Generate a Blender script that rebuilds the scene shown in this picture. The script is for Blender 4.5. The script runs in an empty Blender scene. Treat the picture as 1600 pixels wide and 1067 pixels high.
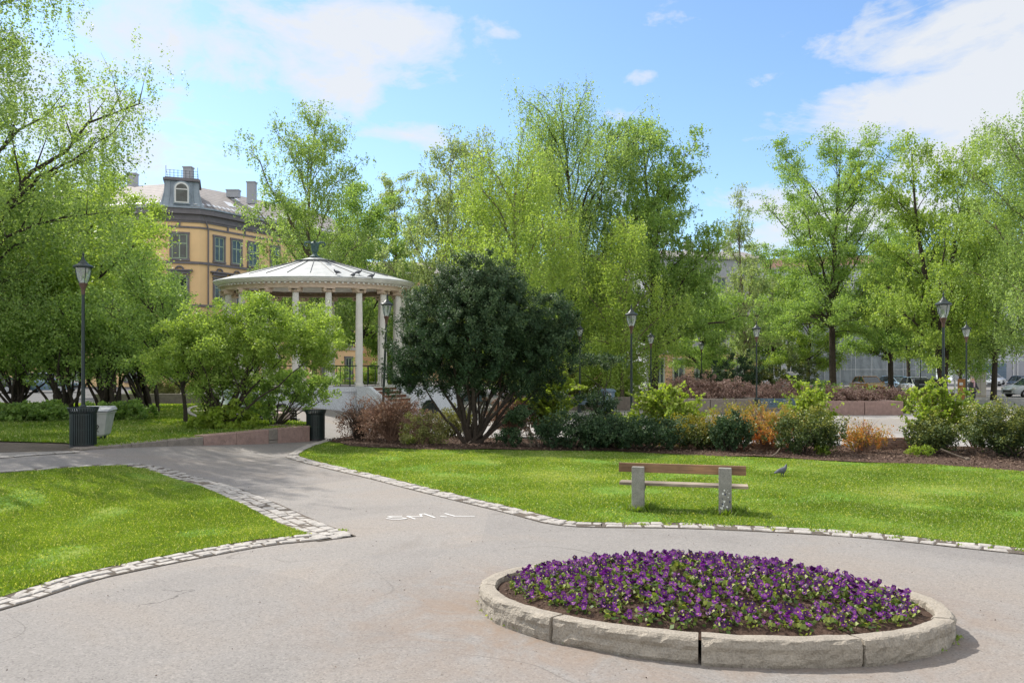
import bpy, bmesh, math, random
import numpy as np
from mathutils import Vector, Matrix, noise
from mathutils.geometry import delaunay_2d_cdt
random.seed(7)
R = math.radians
sc = bpy.context.scene
COL = sc.collection
FL, HZ, HC = 1244.0, 573.0, 2.35      # focal length in photo pixels, horizon row, eye height

# ------------------------------------------------------------------ terrain
def sstep(t):
    t = min(1, max(0, t)); return t*t*(3-2*t)
def T(x, y):
    return 0.42*sstep((-x-6.0)/4.2)*sstep((y-9)/5.0)
def G(px, py, z=None):
    """point of the ground seen along one line of sight"""
    zz = 0.0 if z is None else z
    for _ in range(25):
        D = (HC-zz)*FL/(py-HZ); x = (px-800)/FL*D
        if z is not None: break
        zz = 0.5*zz+0.5*T(x, D)
    return (x, D)
def A(px, D, dz=0.0):
    x = (px-800)/FL*D
    return (x, D, T(x, D)+dz)
def ZY(py, D):
    return HC+(HZ-py)*D/FL

# ------------------------------------------------------------------ helpers
def tag(o, label=None, cat=None, group=None, kind=None):
    if label: o['label'] = label
    if cat: o['category'] = cat
    if group: o['group'] = group
    if kind: o['kind'] = kind
    return o
def empty(name, loc, rz=0, scale=1):
    o = bpy.data.objects.new(name, None); COL.objects.link(o)
    o.empty_display_size = .2
    o.location = loc; o.rotation_euler = (0, 0, rz); o.scale = (scale,)*3
    return o
def copy_tree(o, parent=None):
    c = o.copy(); COL.objects.link(c)
    if parent: c.parent = parent
    for ch in list(o.children): copy_tree(ch, c)
    return c
def link(name, me, m, parent=None, loc=None):
    o = bpy.data.objects.new(name, me); COL.objects.link(o)
    if m: me.materials.append(m)
    if parent: o.parent = parent
    if loc: o.location = loc
    return o

class MB:
    def __init__(s): s.v = []; s.f = []; s.mi = []; s.cur = 0
    def add(s, vs, fs):
        n = len(s.v); s.v += [tuple(v) for v in vs]
        s.f += [tuple(i+n for i in f) for f in fs]; s.mi += [s.cur]*len(fs)
    def box(s, c, d, rz=0, rx=0, ry=0):
        x, y, z = d[0]/2, d[1]/2, d[2]/2
        M = Matrix.Rotation(rz, 3, 'Z') @ Matrix.Rotation(ry, 3, 'Y') @ Matrix.Rotation(rx, 3, 'X')
        c = Vector(c)
        vs = [c+M@Vector(p) for p in ((-x,-y,-z),(x,-y,-z),(x,y,-z),(-x,y,-z),(-x,-y,z),(x,-y,z),(x,y,z),(-x,y,z))]
        s.add(vs, [(0,3,2,1),(4,5,6,7),(0,1,5,4),(1,2,6,5),(2,3,7,6),(3,0,4,7)])
    def tube(s, pts, rad, n=6, cap=True):
        pts = [Vector(p) for p in pts]
        if not hasattr(rad, '__len__'): rad = [rad]*len(pts)
        vs = []; fs = []
        up = Vector((.13, .21, 1)).normalized()
        for i, p in enumerate(pts):
            d = (pts[min(i+1, len(pts)-1)]-pts[max(i-1, 0)])
            if d.length < 1e-9: d = Vector((0, 0, 1))
            d.normalize()
            a = d.cross(up if abs(d.dot(up)) < .97 else Vector((1, 0, 0))).normalized(); b = d.cross(a)
            for k in range(n):
                t = 2*math.pi*k/n
                vs.append(p+(a*math.cos(t)+b*math.sin(t))*rad[i])
        for i in range(len(pts)-1):
            for k in range(n):
                k2 = (k+1) % n
                fs.append((i*n+k, i*n+k2, (i+1)*n+k2, (i+1)*n+k))
        if cap:
            fs.append(tuple(range(n-1, -1, -1))); m = (len(pts)-1)*n
            fs.append(tuple(m+k for k in range(n)))
        s.add(vs, fs)
    def lathe(s, prof, c=(0, 0, 0), n=24, sx=1, sy=1, cap=True):
        vs = []; fs = []
        for r, z in prof:
            for k in range(n):
                t = 2*math.pi*k/n
                vs.append((c[0]+r*math.cos(t)*sx, c[1]+r*math.sin(t)*sy, c[2]+z))
        for i in range(len(prof)-1):
            for k in range(n):
                k2 = (k+1) % n
                fs.append((i*n+k, i*n+k2, (i+1)*n+k2, (i+1)*n+k))
        if cap:
            fs.append(tuple(range(n-1, -1, -1))); m = (len(prof)-1)*n
            fs.append(tuple(m+k for k in range(n)))
        s.add(vs, fs)
    def prism(s, poly, z0, z1):
        n = len(poly)
        s.add([(x, y, z0) for x, y in poly]+[(x, y, z1) for x, y in poly],
              [tuple(range(n-1, -1, -1)), tuple(range(n, 2*n))]+[(i, (i+1) % n, n+(i+1) % n, n+i) for i in range(n)])
    def build(s, name, m, parent=None, smooth=False, bevel=0, loc=None):
        me = bpy.data.meshes.new(name); me.from_pydata(s.v, [], s.f)
        ms = m if isinstance(m, (list, tuple)) else [m]
        o = link(name, me, None, parent, loc)
        for x in ms: me.materials.append(x)
        if len(ms) > 1: me.polygons.foreach_set('material_index', s.mi)
        if smooth: me.polygons.foreach_set('use_smooth', [True]*len(me.polygons))
        bm = bmesh.new(); bm.from_mesh(me); bmesh.ops.recalc_face_normals(bm, faces=bm.faces); bm.to_mesh(me); bm.free()
        if bevel:
            b = o.modifiers.new('bevel', 'BEVEL'); b.width = bevel; b.segments = 2; b.limit_method = 'ANGLE'
        if smooth and not bevel:
            try: me.set_sharp_from_angle(angle=R(38))
            except Exception: pass
        return o

def quads_mesh(name, V, tone=None, k=4):
    """V: (n,k,3) array of faces"""
    n = len(V); me = bpy.data.meshes.new(name)
    me.vertices.add(n*k); me.vertices.foreach_set('co', V.astype(np.float32).ravel())
    me.loops.add(n*k); me.loops.foreach_set('vertex_index', np.arange(n*k, dtype=np.int32))
    me.polygons.add(n); me.polygons.foreach_set('loop_start', np.arange(0, n*k, k, dtype=np.int32))
    me.update(calc_edges=True)
    if tone is not None:
        a = me.attributes.new('tone', 'FLOAT', 'FACE'); a.data.foreach_set('value', tone.astype(np.float32))
    return me

def leaf_quads(C, size, rng, flat=0.0, aspect=.55, hang=0.0, outn=None):
    """diamond shaped leaves round centres C"""
    n = len(C)
    u = rng.normal(size=(n, 3)); u[:, 2] = u[:, 2]*(1-flat)-hang
    u /= np.linalg.norm(u, axis=1)[:, None]
    w = rng.normal(size=(n, 3))
    if outn is not None: w = np.cross(u, outn+0.35*w)
    w -= (w*u).sum(1)[:, None]*u; w /= np.linalg.norm(w, axis=1)[:, None]+1e-9
    s = (size*(0.6+0.8*rng.random(n)))[:, None]
    a = C-u*s*.5; b = C+w*s*.5*aspect*1.3; c = C+u*s*.5; d = C-w*s*.5*aspect*1.3
    return np.stack([a, b, c, d], 1)

# ------------------------------------------------------------------ materials
class NT:
    def __init__(s, m):
        s.t = m.node_tree; s.t.nodes.clear(); s.L = s.t.links
    def n(s, typ, **kw):
        o = s.t.nodes.new(typ)
        for k, v in kw.items():
            if k in ('inputs',):
                for a, b in v.items(): o.inputs[a].default_value = b
            else: setattr(o, k, v)
        return o
    def l(s, a, b): s.L.new(a, b)
    def noise(s, scale, detail=4, rough=.6, vec=None, dist=0):
        o = s.n('ShaderNodeTexNoise'); o.inputs['Scale'].default_value = scale
        o.inputs['Detail'].default_value = detail; o.inputs['Roughness'].default_value = rough
        o.inputs['Distortion'].default_value = dist
        s.l(vec or s.vec(), o.inputs['Vector']); return o.outputs['Fac']
    def vec(s):
        if not hasattr(s, '_v'):
            s._v = s.n('ShaderNodeTexCoord').outputs['Object']
        return s._v
    def pos(s):
        if not hasattr(s, '_p'):
            s._p = s.n('ShaderNodeNewGeometry').outputs['Position']
        return s._p
    def ramp(s, fac, stops):
        o = s.n('ShaderNodeValToRGB'); e = o.color_ramp.elements
        while len(e) < len(stops): e.new(.5)
        for i, (p, c) in enumerate(stops):
            e[i].position = p; e[i].color = (*c, 1) if len(c) == 3 else c
        s.l(fac, o.inputs['Fac']); return o.outputs['Color']
    def mix(s, f, a, b, mode='MIX'):
        o = s.n('ShaderNodeMix', data_type='RGBA', blend_type=mode)
        for i, v in ((0, f), (6, a), (7, b)):
            if isinstance(v, (int, float)): o.inputs[i].default_value = v
            elif isinstance(v, tuple): o.inputs[i].default_value = (*v, 1) if len(v) == 3 else v
            else: s.l(v, o.inputs[i])
        return o.outputs[2]
    def math(s, op, a, b=0.0, c=0.0, clamp=False):
        o = s.n('ShaderNodeMath', operation=op); o.use_clamp = clamp
        for i, v in enumerate((a, b, c)):
            if isinstance(v, (int, float)): o.inputs[i].default_value = v
            else: s.l(v, o.inputs[i])
        return o.outputs[0]
    def out(s, col, rough=.7, bump=None, bs=.3, bd=.02, metal=0, spec=.5, coat=0):
        p = s.n('ShaderNodeBsdfPrincipled'); o = s.n('ShaderNodeOutputMaterial')
        if isinstance(col, tuple): p.inputs['Base Color'].default_value = (*col, 1)
        else: s.l(col, p.inputs['Base Color'])
        if isinstance(rough, (int, float)): p.inputs['Roughness'].default_value = rough
        else: s.l(rough, p.inputs['Roughness'])
        p.inputs['Metallic'].default_value = metal; p.inputs['Specular IOR Level'].default_value = spec
        p.inputs['Coat Weight'].default_value = coat
        if bump is not None:
            b = s.n('ShaderNodeBump'); b.inputs['Strength'].default_value = bs; b.inputs['Distance'].default_value = bd
            s.l(bump, b.inputs['Height']); s.l(b.outputs[0], p.inputs['Normal'])
        s.l(p.outputs[0], o.inputs['Surface']); return p
def newmat(name):
    m = bpy.data.materials.new(name); m.use_nodes = True; return m, NT(m)
def mul(c, k): return tuple(x*k for x in c)
def m_simple(name, c, rough=.6, scale=6, var=.25, bs=.2, bd=.01, metal=0, c2=None, spec=.5, coat=0, fine=None):
    m, t = newmat(name)
    n = t.noise(scale, 6, .65)
    col = t.ramp(n, [(.3, mul(c, 1-var)), (.7, c2 or mul(c, 1+var))])
    if fine:
        col = t.mix(.35, col, t.ramp(t.noise(fine, 2), [(.35, mul(c, .5)), (.65, mul(c, 1.5))]))
    t.out(col, rough, t.noise((fine or scale*5), 4), bs, bd, metal, spec, coat); return m
M = {}
M['iron'] = m_simple('dark green iron', (.012, .022, .021), .42, 9, .3, .1, .002)
M['brass'] = m_simple('lamp socket', (.10, .055, .04), .5, 20, .3)
M['granite'] = m_simple('grey granite', (.335, .295, .24), .85, 5, .3, .9, .02, fine=60)
M['granite_pink'] = m_simple('pink granite', (.30, .20, .17), .85, 6, .35, .8, .02, fine=55)
M['granite_grey'] = m_simple('weathered granite', (.22, .19, .16), .9, 5, .4, .8, .02, fine=50)
M['cobble'] = m_simple('pale cobble', (.355, .33, .30), .85, 5, .38, .8, .01, fine=30)
M['concrete'] = m_simple('old concrete', (.245, .235, .21), .9, 7, .35, .5, .008, fine=70)
M['white'] = m_simple('white render', (.62, .65, .70), .85, 1.2, .10, .15, .01, fine=25)
M['stucco'] = m_simple('column plaster', (.72, .70, .66), .8, 3, .12, .2, .006)
M['eave'] = m_simple('eave plaster', (.56, .44, .34), .8, 3, .16, .2, .006)
M['copper'] = m_simple('bluish copper', (.05, .10, .10), .6, 14, .5)
M['brick_red'] = m_simple('brick steps', (.20, .08, .055), .9, 9, .35, .4, .01, fine=40)
M['white_paint'] = m_simple('white paint', (.75, .74, .72), .6, 4, .08)
M['ochre'] = m_simple('ochre render', (.84, .57, .30), .9, .6, .06, .1, .01)
M['ochre_pink'] = m_simple('peach render', (.62, .40, .22), .9, .6, .10, .1, .01)
M['trim'] = m_simple('grey purple trim', (.17, .155, .165), .8, 2, .15)
M['zinc'] = m_simple('zinc sheet', (.27, .32, .37), .5, 1.5, .22, .1)
M['zinc_light'] = m_simple('bright snow guard', (.6, .62, .65), .5, 2, .1)
M['slate'] = m_simple('slate', (.165, .145, .135), .8, 3, .3, .2)
M['frame_green'] = m_simple('green window frame', (.32, .40, .28), .6, 2, .1)
M['frame_white'] = m_simple('white window frame', (.7, .7, .68), .6, 2, .05)
M['sidewall'] = m_simple('white facade', (.58, .61, .66), .9, .5, .08)
M['grey_facade'] = m_simple('grey facade', (.38, .39, .42), .9, .5, .12)
M['stone_cream'] = m_simple('cream stone', (.44, .41, .36), .9, 1, .15)
M['garage'] = m_simple('blue grey door', (.13, .19, .25), .6, 1, .12)
M['redtile'] = m_simple('red brown roof', (.16, .075, .055), .9, 2, .3)
M['bark'] = m_simple('bark', (.050, .038, .028), .95, 9, .45, 1, .03, fine=30)
M['bark_light'] = m_simple('light bark', (.16, .125, .095), .95, 7, .45, .8, .02, fine=30)
M['tyre'] = m_simple('tyre', (.012, .012, .013), .8)
M['rim'] = m_simple('wheel rim', (.4, .41, .43), .35, metal=.6)
M['rubber'] = m_simple('black plastic', (.02, .02, .022), .5)
M['bin_grey'] = m_simple('grey container plastic', (.36, .36, .35), .6, 4, .15)
M['binlid'] = m_simple('grey container lid', (.40, .41, .43), .5, 4, .15)
M['bluewood'] = m_simple('blue grey paint', (.075, .13, .165), .55, 5, .2)
M['darkgreen'] = m_simple('dark green metal', (.012, .03, .026), .45, 5, .3)
M['orangewood'] = m_simple('orange wood', (.42, .19, .06), .8, 4, .25)
M['beige'] = m_simple('beige cabinet', (.42, .36, .28), .8, 3, .12)
M['pigeon'] = m_simple('pigeon grey', (.09, .095, .115), .7, 14, .5)
M['skin'] = m_simple('skin', (.55, .33, .24), .6)
M['hairgrey'] = m_simple('grey hair', (.30, .27, .25), .8)
M['coat'] = m_simple('dark grey coat', (.06, .06, .07), .9, 12, .3)
M['trouser'] = m_simple('dark trousers', (.03, .03, .04), .9)
M['scarf'] = m_simple('pink scarf', (.60, .38, .42), .9)
M['bagcloth'] = m_simple('pale pink cloth', (.58, .43, .40), .9, 14, .35, .4)

def m_glass(name, c, rough=.08):
    m, t = newmat(name)
    n = t.noise(1.3, 3)
    t.out(t.ramp(n, [(.35, mul(c, .5)), (.65, mul(c, 1.6))]), rough, spec=.7); return m
M['glass'] = m_glass('window glass', (.035, .05, .045))
M['carglass'] = m_glass('car glass', (.04, .06, .08), .05)
def m_clear():
    m, t = newmat('lamp glass')
    g = t.n('ShaderNodeBsdfGlossy'); g.inputs['Roughness'].default_value = .08; g.inputs['Color'].default_value = (.9, .93, .95, 1)
    tr = t.n('ShaderNodeBsdfTransparent'); tr.inputs['Color'].default_value = (.80, .84, .83, 1)
    d = t.n('ShaderNodeBsdfDiffuse'); d.inputs['Color'].default_value = (.75, .8, .8, 1)
    a = t.n('ShaderNodeMixShader'); a.inputs[0].default_value = .22; t.l(tr.outputs[0], a.inputs[1]); t.l(g.outputs[0], a.inputs[2])
    b = t.n('ShaderNodeMixShader'); b.inputs[0].default_value = .15; t.l(a.outputs[0], b.inputs[1]); t.l(d.outputs[0], b.inputs[2])
    o = t.n('ShaderNodeOutputMaterial'); t.l(b.outputs[0], o.inputs[0]); return m
M['clear'] = m_clear()
def m_car(name, c):
    m, t = newmat(name); t.out(c, .3, coat=.8); return m

def m_leaf(name, cols, trans=.45, tcol=(1.3, 1.3, .62), rough=.5, spec=.35):
    """cols: dark, mid, light tone of the leaves themselves"""
    m, t = newmat(name)
    a = t.n('ShaderNodeAttribute', attribute_name='tone')
    col = t.ramp(a.outputs['Fac'], [(0, cols[0]), (.5, cols[1]), (1, cols[2])])
    p = t.n('ShaderNodeBsdfPrincipled'); t.l(col, p.inputs['Base Color']); p.inputs['Roughness'].default_value = rough
    p.inputs['Specular IOR Level'].default_value = spec
    tr = t.n('ShaderNodeBsdfTranslucent'); t.l(t.mix(1, col, (*tcol, 1), 'MULTIPLY'), tr.inputs['Color'])
    mx = t.n('ShaderNodeMixShader'); mx.inputs[0].default_value = trans
    t.l(p.outputs[0], mx.inputs[1]); t.l(tr.outputs[0], mx.inputs[2])
    o = t.n('ShaderNodeOutputMaterial'); t.l(mx.outputs[0], o.inputs[0]); return m
M['lf_birch'] = m_leaf('birch leaves', [(0.147, 0.225, 0.085), (0.281, 0.397, 0.137), (0.438, 0.560, 0.202)], .5)
M['lf_yellow'] = m_leaf('yellow green leaves', [(0.184, 0.276, 0.071), (0.306, 0.424, 0.099), (0.449, 0.550, 0.139)], .5)
M['lf_mid'] = m_leaf('mid green leaves', [(0.144, 0.241, 0.078), (0.258, 0.385, 0.111), (0.398, 0.537, 0.153)], .5)
M['lf_grey'] = m_leaf('grey green young leaves', [(0.180, 0.240, 0.121), (0.307, 0.388, 0.187), (0.479, 0.545, 0.294)], .5)
M['lf_dark'] = m_leaf('hawthorn leaves', [(0.140, 0.230, 0.077), (0.276, 0.403, 0.116), (0.517, 0.678, 0.189)], .45)
M['lf_lime'] = m_leaf('lime leaves', [(0.151, 0.234, 0.037), (0.267, 0.365, 0.053), (0.381, 0.463, 0.086)], .5)
M['lf_yew'] = m_leaf('yew needles', [(.022, .048, .022), (.05, .092, .042), (.17, .23, .11)], .2, (1, 1.1, .6), .5, .2)
M['lf_juniper'] = m_leaf('golden juniper needles', [(0.038, 0.070, 0.025), (0.101, 0.138, 0.038), (0.351, 0.351, 0.066)], .2, (1.1, 1.1, .5), .5)
M['lf_orange'] = m_leaf('orange young leaves', [(.22, .26, .05), (.50, .30, .07), (.75, .20, .07)], .4, (1.3, 1.1, .6))
M['lf_gold'] = m_leaf('golden leaves', [(.11, .15, .025), (.26, .24, .04), (.42, .30, .06)], .4, (1.3, 1.2, .5))
M['lf_brown'] = m_leaf('brown dry twigs', [(.14, .09, .065), (.33, .21, .15), (.52, .36, .27)], .2, (1.2, 1, .8), .9)
M['lf_olive'] = m_leaf('olive green leaves', [(0.111, 0.138, 0.051), (0.233, 0.246, 0.084), (0.327, 0.327, 0.132)], .3, (1.3, 1.2, .6), .8)
M['grassblade'] = m_leaf('grass blades', [(.095, .155, .025), (.195, .295, .055), (.56, .56, .32)], .45, (1.6, 1.5, .3), .5, .25)
M['petal'] = m_leaf('pansy petals', [(.028, .005, .042), (.10, .014, .14), (.29, .06, .36)], .3, (1.4, .7, 1.5), .5)
M['pansy_eye'] = m_simple('pansy eye', (.5, .35, .03), .6)
M['lf_pansy'] = m_leaf('pansy leaves', [(.06, .12, .03), (.14, .22, .05), (.42, .46, .12)], .35, (1.3, 1.3, .5))

M['lf_hedge'] = m_leaf('dormant hedge twigs', [(.17, .11, .09), (.40, .27, .22), (.60, .44, .37)], .2, (1.1, 1, .9), .9)
M['chips'] = m_leaf('bark chip', [(.05, .032, .024), (.12, .08, .058), (.24, .17, .125)], .05, (1, 1, 1), .9)
def m_asphalt(name, base, warm, crack=True, k=1.0):
    m, t = newmat(name); v = t.pos()
    big = t.noise(.35, 5, .6, v, .6)
    col = t.ramp(big, [(.35, mul(base, .88)), (.5, base), (.66, warm)])
    col = t.mix(t.math('MULTIPLY', t.noise(1.6, 5, .7, v), .35), col, mul(base, 1.15))
    stn = t.ramp(t.noise(.9, 6, .7, v, 1.5), [(.56, (0, 0, 0)), (.72, (1, 1, 1))])
    col = t.mix(t.math('MULTIPLY', stn, .38), col, mul(warm, .68))
    sp = t.n('ShaderNodeTexVoronoi'); sp.inputs['Scale'].default_value = 75; t.l(v, sp.inputs['Vector'])
    spk = t.ramp(t.n('ShaderNodeSeparateColor').outputs[0], [(0, (0, 0, 0)), (1, (1, 1, 1))]) if False else None
    sepc = t.n('ShaderNodeSeparateColor'); t.l(sp.outputs['Color'], sepc.inputs[0])
    g = t.ramp(sepc.outputs[0], [(0, (.66, .66, .66)), (.2, (.94, .94, .94)), (.8, (1.04, 1.04, 1.04)), (1, (1.28, 1.27, 1.25))])
    col = t.mix(.85, col, g, 'MULTIPLY')
    col = t.mix(.6, col, t.ramp(t.noise(22, 3, .7, v), [(.3, (.86, .86, .86)), (.7, (1.12, 1.12, 1.11))]), 'MULTIPLY')
    if crack:
        # trodden brown soil washed out of the flower bed
        sb = t.n('ShaderNodeVectorMath', operation='SUBTRACT'); t.l(v, sb.inputs[0]); sb.inputs[1].default_value = (1.5, 7.6, 0)
        ml = t.n('ShaderNodeVectorMath', operation='MULTIPLY'); t.l(sb.outputs[0], ml.inputs[0]); ml.inputs[1].default_value = (1/3.2, 1/2.0, 0)
        le = t.n('ShaderNodeVectorMath', operation='LENGTH'); t.l(ml.outputs[0], le.inputs[0])
        dr = t.math('MULTIPLY', t.math('SUBTRACT', 1.25, le.outputs['Value'], clamp=True), t.ramp(t.noise(1.7, 7, .7, v, 1), [(.38, (0, 0, 0)), (.62, (1, 1, 1))]))
        col = t.mix(t.math('MULTIPLY', dr, 1.0, clamp=True), col, (.235, .165, .115))
        sm = t.noise(.32, 1.5, .4, v, .2); seam = t.math('LESS_THAN', t.math('ABSOLUTE', t.math('SUBTRACT', sm, .5)), .0009)
        sg_ = t.ramp(t.noise(.3, 2, .5, v), [(.47, (0, 0, 0)), (.55, (1, 1, 1))])
        col = t.mix(t.math('MULTIPLY', t.math('MULTIPLY', seam, sg_), .4), col, (.08, .07, .06))
        pt = t.n('ShaderNodeTexVoronoi'); pt.inputs['Scale'].default_value = .16; t.l(v, pt.inputs['Vector'])
        pc = t.n('ShaderNodeSeparateColor'); t.l(pt.outputs['Color'], pc.inputs[0])
        col = t.mix(1, col, t.ramp(pc.outputs[0], [(0, (.90, .90, .91)), (.5, (1, 1, 1)), (1, (1.06, 1.05, 1.04))]), 'MULTIPLY')
        w = t.n('ShaderNodeVectorMath', operation='ADD'); nn = t.n('ShaderNodeTexNoise'); nn.inputs['Scale'].default_value = 1.1
        nn.inputs['Detail'].default_value = 8; t.l(v, nn.inputs['Vector'])
        t.l(v, w.inputs[0]); t.l(nn.outputs['Color'], w.inputs[1])
        vo = t.n('ShaderNodeTexVoronoi', feature='DISTANCE_TO_EDGE'); vo.inputs['Scale'].default_value = .21
        t.l(w.outputs[0], vo.inputs['Vector'])
        ck = t.math('LESS_THAN', vo.outputs['Distance'], .0016)
        gate = t.ramp(t.noise(.45, 2, .5, v), [(.62, (0, 0, 0)), (.68, (1, 1, 1))])
        col = t.mix(t.math('MULTIPLY', t.math('MULTIPLY', ck, gate), .6), col, (.05, .045, .04))
    t.out(col, .92, t.noise(120, 3, .7, v), .5, .008, spec=.3); return m
M['asphalt'] = m_asphalt('asphalt', (.245, .229, .214), (.258, .228, .200))
M['road'] = m_asphalt('street asphalt', (.12, .12, .125), (.14, .13, .13), False)
def m_paving():
    m, t = newmat('plaza paving'); v = t.pos()
    b = t.n('ShaderNodeTexBrick'); t.l(v, b.inputs['Vector']); b.inputs['Scale'].default_value = 1
    for k_, c in (('Color1', (.36, .345, .335, 1)), ('Color2', (.30, .285, .275, 1)), ('Mortar', (.18, .165, .15, 1))): b.inputs[k_].default_value = c
    b.inputs['Brick Width'].default_value = .6; b.inputs['Row Height'].default_value = .4; b.inputs['Mortar Size'].default_value = .015
    col = t.mix(.7, b.outputs['Color'], t.ramp(t.noise(.6, 6, .6, v), [(.3, (.75, .75, .75)), (.7, (1.2, 1.18, 1.15))]), 'MULTIPLY')
    t.out(col, .9, t.noise(50, 3, .6, v), .3, .01); return m
M['paving'] = m_paving()
def m_lawn():
    m, t = newmat('lawn turf'); v = t.pos()
    col = t.ramp(t.noise(.8, 6, .65, v), [(.3, (.09, .18, .018)), (.5, (.125, .225, .025)), (.66, (.20, .26, .04)), (.8, (.27, .24, .12))])
    col = t.mix(.6, col, t.ramp(t.noise(35, 4, .7, v), [(.3, (.5, .5, .5)), (.7, (1.5, 1.5, 1.4))]), 'MULTIPLY')
    t.out(col, .95, t.noise(60, 3, .7, v), .8, .02, spec=.2); return m
M['lawn'] = m_lawn()
def m_soil(name, a, b, c):
    m, t = newmat(name); v = t.pos()
    col = t.ramp(t.noise(28, 6, .75, v), [(.3, a), (.5, b), (.72, c)])
    col = t.mix(.6, col, t.ramp(t.noise(1.1, 5, .6, v), [(.35, (.7, .7, .7)), (.65, (1.25, 1.22, 1.2))]), 'MULTIPLY')
    t.out(col, .97, t.noise(40, 5, .75, v), 1, .04, spec=.15); return m
M['mulch'] = m_soil('bark mulch', (.045, .028, .02), (.105, .068, .05), (.20, .14, .105))
M['dirt'] = m_soil('dry dirt', (.10, .085, .07), (.17, .145, .12), (.23, .20, .165))
M['soil'] = m_soil('bed soil', (.045, .028, .02), (.10, .065, .048), (.19, .13, .10))
def m_ground():
    m, t = newmat('far ground'); v = t.pos()
    t.out(t.ramp(t.noise(.2, 5, .6, v), [(.35, (.20, .19, .18)), (.65, (.27, .26, .25))]), .95, spec=.2); return m
M['ground'] = m_ground()
def m_roofsheet():
    m, t = newmat('pavilion sheet roof')
    sx = t.n('ShaderNodeSeparateXYZ'); t.l(t.vec(), sx.inputs[0])
    r = t.math('SQRT', t.math('ADD', t.math('MULTIPLY', sx.outputs[0], sx.outputs[0]), t.math('MULTIPLY', sx.outputs[1], sx.outputs[1])))
    ring = t.math('LESS_THAN', t.math('FRACT', t.math('MULTIPLY', r, 1.45)), .035)
    col = t.ramp(t.noise(2.2, 6, .6), [(.3, (.40, .42, .42)), (.7, (.52, .53, .52))])
    col = t.mix(t.math('MULTIPLY', ring, .5), col, (.25, .26, .27))
    t.out(col, .6, spec=.4); return m
M['roofsheet'] = m_roofsheet()
def m_wood(name, a, b, axis=0):
    m, t = newmat(name)
    mp = t.n('ShaderNodeMapping'); t.l(t.vec(), mp.inputs[0]); sc_ = [14, 14, 14]; sc_[axis] = .9; mp.inputs['Scale'].default_value = sc_
    n = t.noise(2.2, 8, .7, mp.outputs[0]); n2 = t.noise(.9, 4, .6)
    col = t.ramp(n, [(.3, a), (.65, b)])
    col = t.mix(.75, col, t.ramp(n2, [(.38, (.45, .42, .42)), (.5, (.95, .95, .95)), (.62, (1.5, 1.35, 1.2))]), 'MULTIPLY')
    t.out(col, .8, n, .5, .006); return m
M['wood_back'] = m_wood('worn brown plank', (.15, .085, .045), (.34, .20, .11))
M['wood_seat'] = m_wood('worn grey plank', (.18, .14, .10), (.42, .35, .27))
def m_net():
    m, t = newmat('scaffold netting')
    sx = t.n('ShaderNodeSeparateXYZ'); t.l(t.vec(), sx.inputs[0])
    a = t.math('LESS_THAN', t.math('FRACT', t.math('MULTIPLY', sx.outputs[0], .4)), .03)
    b = t.math('LESS_THAN', t.math('FRACT', t.math('MULTIPLY', sx.outputs[2], .5)), .03)
    col = t.ramp(t.noise(.25, 5, .6), [(.3, (.20, .235, .255)), (.7, (.30, .335, .36))])
    col = t.mix(t.math('MULTIPLY', t.math('MAXIMUM', a, b), .5), col, (.5, .53, .55))
    t.out(col, .8, t.noise(.8, 4, .6, None, 2), .6, .5); return m
M['net'] = m_net()
def m_slate():
    m, t = newmat('slate courses'); v = t.pos()
    sx = t.n('ShaderNodeSeparateXYZ'); t.l(v, sx.inputs[0])
    ln = t.math('LESS_THAN', t.math('FRACT', t.math('MULTIPLY', sx.outputs[2], 3.2)), .22)
    col = t.ramp(t.noise(1.6, 6, .7, v), [(.3, (.22, .20, .19)), (.7, (.33, .30, .28))])
    col = t.mix(t.math('MULTIPLY', ln, .5), col, (.08, .072, .07)); t.out(col, .8); return m
M['slates'] = m_slate()

# ------------------------------------------------------------------ world, sun, camera
SUN_EL, SUN_DIR = R(47), Vector((-.66, .50))      # horizontal direction towards the sun
w = bpy.data.worlds.new('World'); sc.world = w; w.use_nodes = True
t = NT(w)
sky = t.n('ShaderNodeTexSky', sky_type='NISHITA'); sky.sun_disc = False; sky.sun_elevation = SUN_EL
sky.sun_rotation = math.atan2(SUN_DIR.x, SUN_DIR.y); sky.altitude = 50; sky.air_density = 1.0; sky.dust_density = .6; sky.ozone_density = 2.2
gen = t.n('ShaderNodeTexCoord').outputs['Generated']
def dirpx(px, py): return Vector(((px-800)/FL, 1, (HZ-py)/FL)).normalized()
acc = None
CL = [(340, 95, 230, 62, .78), (560, 35, 190, 60, .95), (250, 200, 170, 55, .7), (545, 145, 70, 26, .8), (640, 130, 70, 25, .5), (660, 215, 70, 25, .5), (780, 52, 40, 12, .5),
      (1500, 50, 190, 70, 1.0), (1480, 160, 190, 60, 1.1), (1700, 90, 200, 160, 1.1), (1180, 310, 110, 30, .8), (1320, 340, 240, 60, 1.0), (1560, 250, 200, 70, .9), (60, 260, 240, 80, .6), (350, 330, 260, 45, .4),
      (-300, 120, 260, 160, 1), (1195, 130, 50, 18, .35), (995, 120, 30, 10, .45), (880, 60, 60, 15, .25), (2300, 100, 500, 200, 1), (-900, 50, 400, 200, 1)]
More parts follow.
